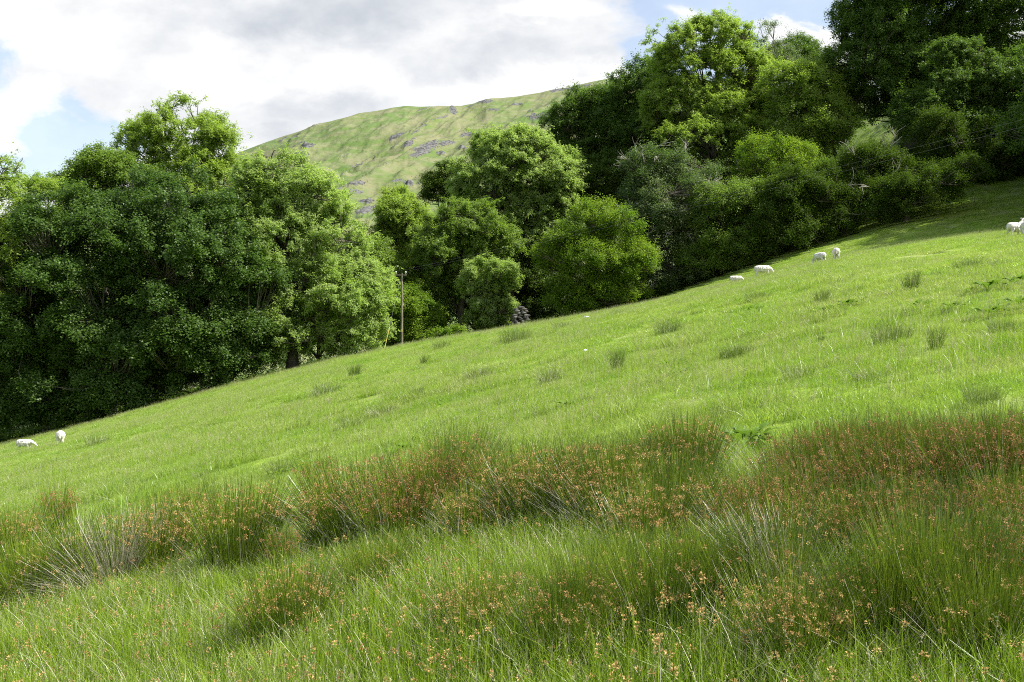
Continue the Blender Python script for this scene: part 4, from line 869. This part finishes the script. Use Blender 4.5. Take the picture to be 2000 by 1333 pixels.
loose_stone(1967, 463, .08, 3, 'tiny pale stone left of the sheep at right edge'); loose_stone(1145, 622, .22, 4, 'pale stone lying on the crest below the hazel dome')
loose_stone(1143, 687, .08, 5, 'tiny white stone in the middle of pasture'); loose_stone(987, 648, .22, 6, 'pale rubble stone beside the stone stack', D=74)
st = empty('stone_stack'); p0 = at(1017, 78.0)
z_need = 0; st.location = p0; tag(st, 'dark dry stone gate pillar, tapering and ruinous, at the wood edge', 'stone pillar')
rg = np.random.default_rng(9); zz = 0.0; topz = (666 - 598) / F * 78 - p0.z
sm = [stone_mesh(50 + i, STONE, (1, .8, .42)) for i in range(6)]
# courses of stones, together one dry stone body
cVs, cF, cva, off = [], [], [], 0
while zz < topz:
    fr = zz / topz; half = .72 * (1 - fr) ** .8 + .20
    nst = max(1, int(half * 2 / .42 + .5))
    for r_ in (-1, 0, 1):
        for i in range(nst):
            me = sm[rg.integers(0, 6)]; V0 = np.array([v.co[:] for v in me.vertices]); sc_ = rg.uniform(.22, .32); a = rg.uniform(0, 6.28)
            Rm = np.array([[math.cos(a), -math.sin(a), 0], [math.sin(a), math.cos(a), 0], [0, 0, 1]])
            cVs.append((V0 * sc_) @ Rm.T + np.array([(i + .5 - nst / 2) * .42 + rg.normal() * .06, r_ * half * .5 + rg.normal() * .05, zz + rg.normal() * .02]))
            f = np.array([p_.vertices[:] for p_ in me.polygons]); cF.append(f + off); off += len(V0); cva.append(np.full(len(f), rg.uniform()))
    zz += rg.uniform(.13, .19)
link('stonework', npmesh('stonework', np.concatenate(cVs), np.concatenate(cF), STONE, np.concatenate(cva)), st)

# ------------------------------------------------------------------ pole, stay and wires
POLED = 74.0
pb = at(785, POLED); zt = (666 - 534) / F * POLED
WOOD = bark_mat('pole_timber', (.13, .115, .09), (.24, .22, .18)); CER = simple('insulator', (.55, .55, .52), (.7, .7, .68), .3, .5); YEL = simple('yellow_plastic', (.50, .38, .05), (.60, .46, .08), .5, .4); WIRE = simple('wire', (.10, .10, .10), (.2, .2, .2), .5, .4)
pole = empty('utility_pole', pb); tag(pole, 'tall wooden electricity pole with short crossarm at the wood edge', 'utility pole')
h = zt - pb.z
V, Fq = tubes([(np.array([[0, 0, -.4], [0, 0, h * .5], [0, 0, h]]), np.array([.095, .085, .072]))], 12); link('post', npmesh('post', V, Fq, WOOD, smooth=True), pole)
def boxm(name, c, s, m, parent, bevel=.01):
    import bmesh
    bm = bmesh.new(); bmesh.ops.create_cube(bm, size=1.0)
    for v in bm.verts: v.co = Vector((v.co.x * s[0] + c[0], v.co.y * s[1] + c[1], v.co.z * s[2] + c[2]))
    bmesh.ops.bevel(bm, geom=bm.edges[:], offset=bevel, segments=2, affect='EDGES'); me = bpy.data.meshes.new(name); bm.to_mesh(me); bm.free(); me.materials.append(m); return link(name, me, parent)
boxm('crossarm', (-.05, -.10, h - .12), (.80, .07, .09), WOOD, pole)
ins = []
for dx in (-.42, .30):
    V, Fq = tubes([(np.array([[dx, -.17, h - .06], [dx, -.17, h + .02], [dx, -.17, h + .05], [dx, -.17, h + .12], [dx, -.17, h + .15]]), np.array([.02, .03, .07, .06, .02]))], 10); link('insulator', npmesh('insulator', V, Fq, CER, smooth=True), pole)
boxm('warning_plate', (.01, -.10, (h * .24)), (.10, .03, .20), YEL, pole, .006)
sb_ = ground(752, 690, 50, 66); sb_ = at(750, 70.0)
a0 = Vector((pb.x - .1, pb.y, zt - .35)); a1 = sb_
stay = empty('stay_wire', a1); tag(stay, 'thin slanting stay wire with yellow guard left of the pole', 'stay wire')
V, Fq = tubes([(np.array([[0, 0, 0], (a0 - a1)[:]]), np.array([.009, .009]))], 5); link('wire', npmesh('wire', V, Fq, WIRE), stay)
dv = (a0 - a1).normalized()
V, Fq = tubes([(np.array([(dv * .05)[:], (dv * 2.1)[:]]), np.array([.016, .016]))], 8); link('guard', npmesh('guard', V, Fq, YEL), stay)
for i, (dx, dz) in enumerate(((-.42, 0.0), (.30, .0))):
    a = Vector((pb.x + dx, pb.y - .17, zt + .12)); X2, D2 = (2260 - 1000) / F, 44.0; b = Vector((X2 * D2, D2, (666 - 165 + i * -16) / F * D2)); q = np.linspace(0, 1, 40)[:, None]
    P = np.array(a[:]) * (1 - q) + np.array(b[:]) * q; P[:, 2] -= 4 * .25 * (q * (1 - q))[:, 0]
    V, Fq = tubes([(P, np.full(40, .004))], 5); o = link('power_line', npmesh('power_line', V, Fq, WIRE)); tag(o, ['thin power line running right from the pole, upper of the two', 'thin power line running right from the pole, lower of the two'][i], 'power line', 'power lines')
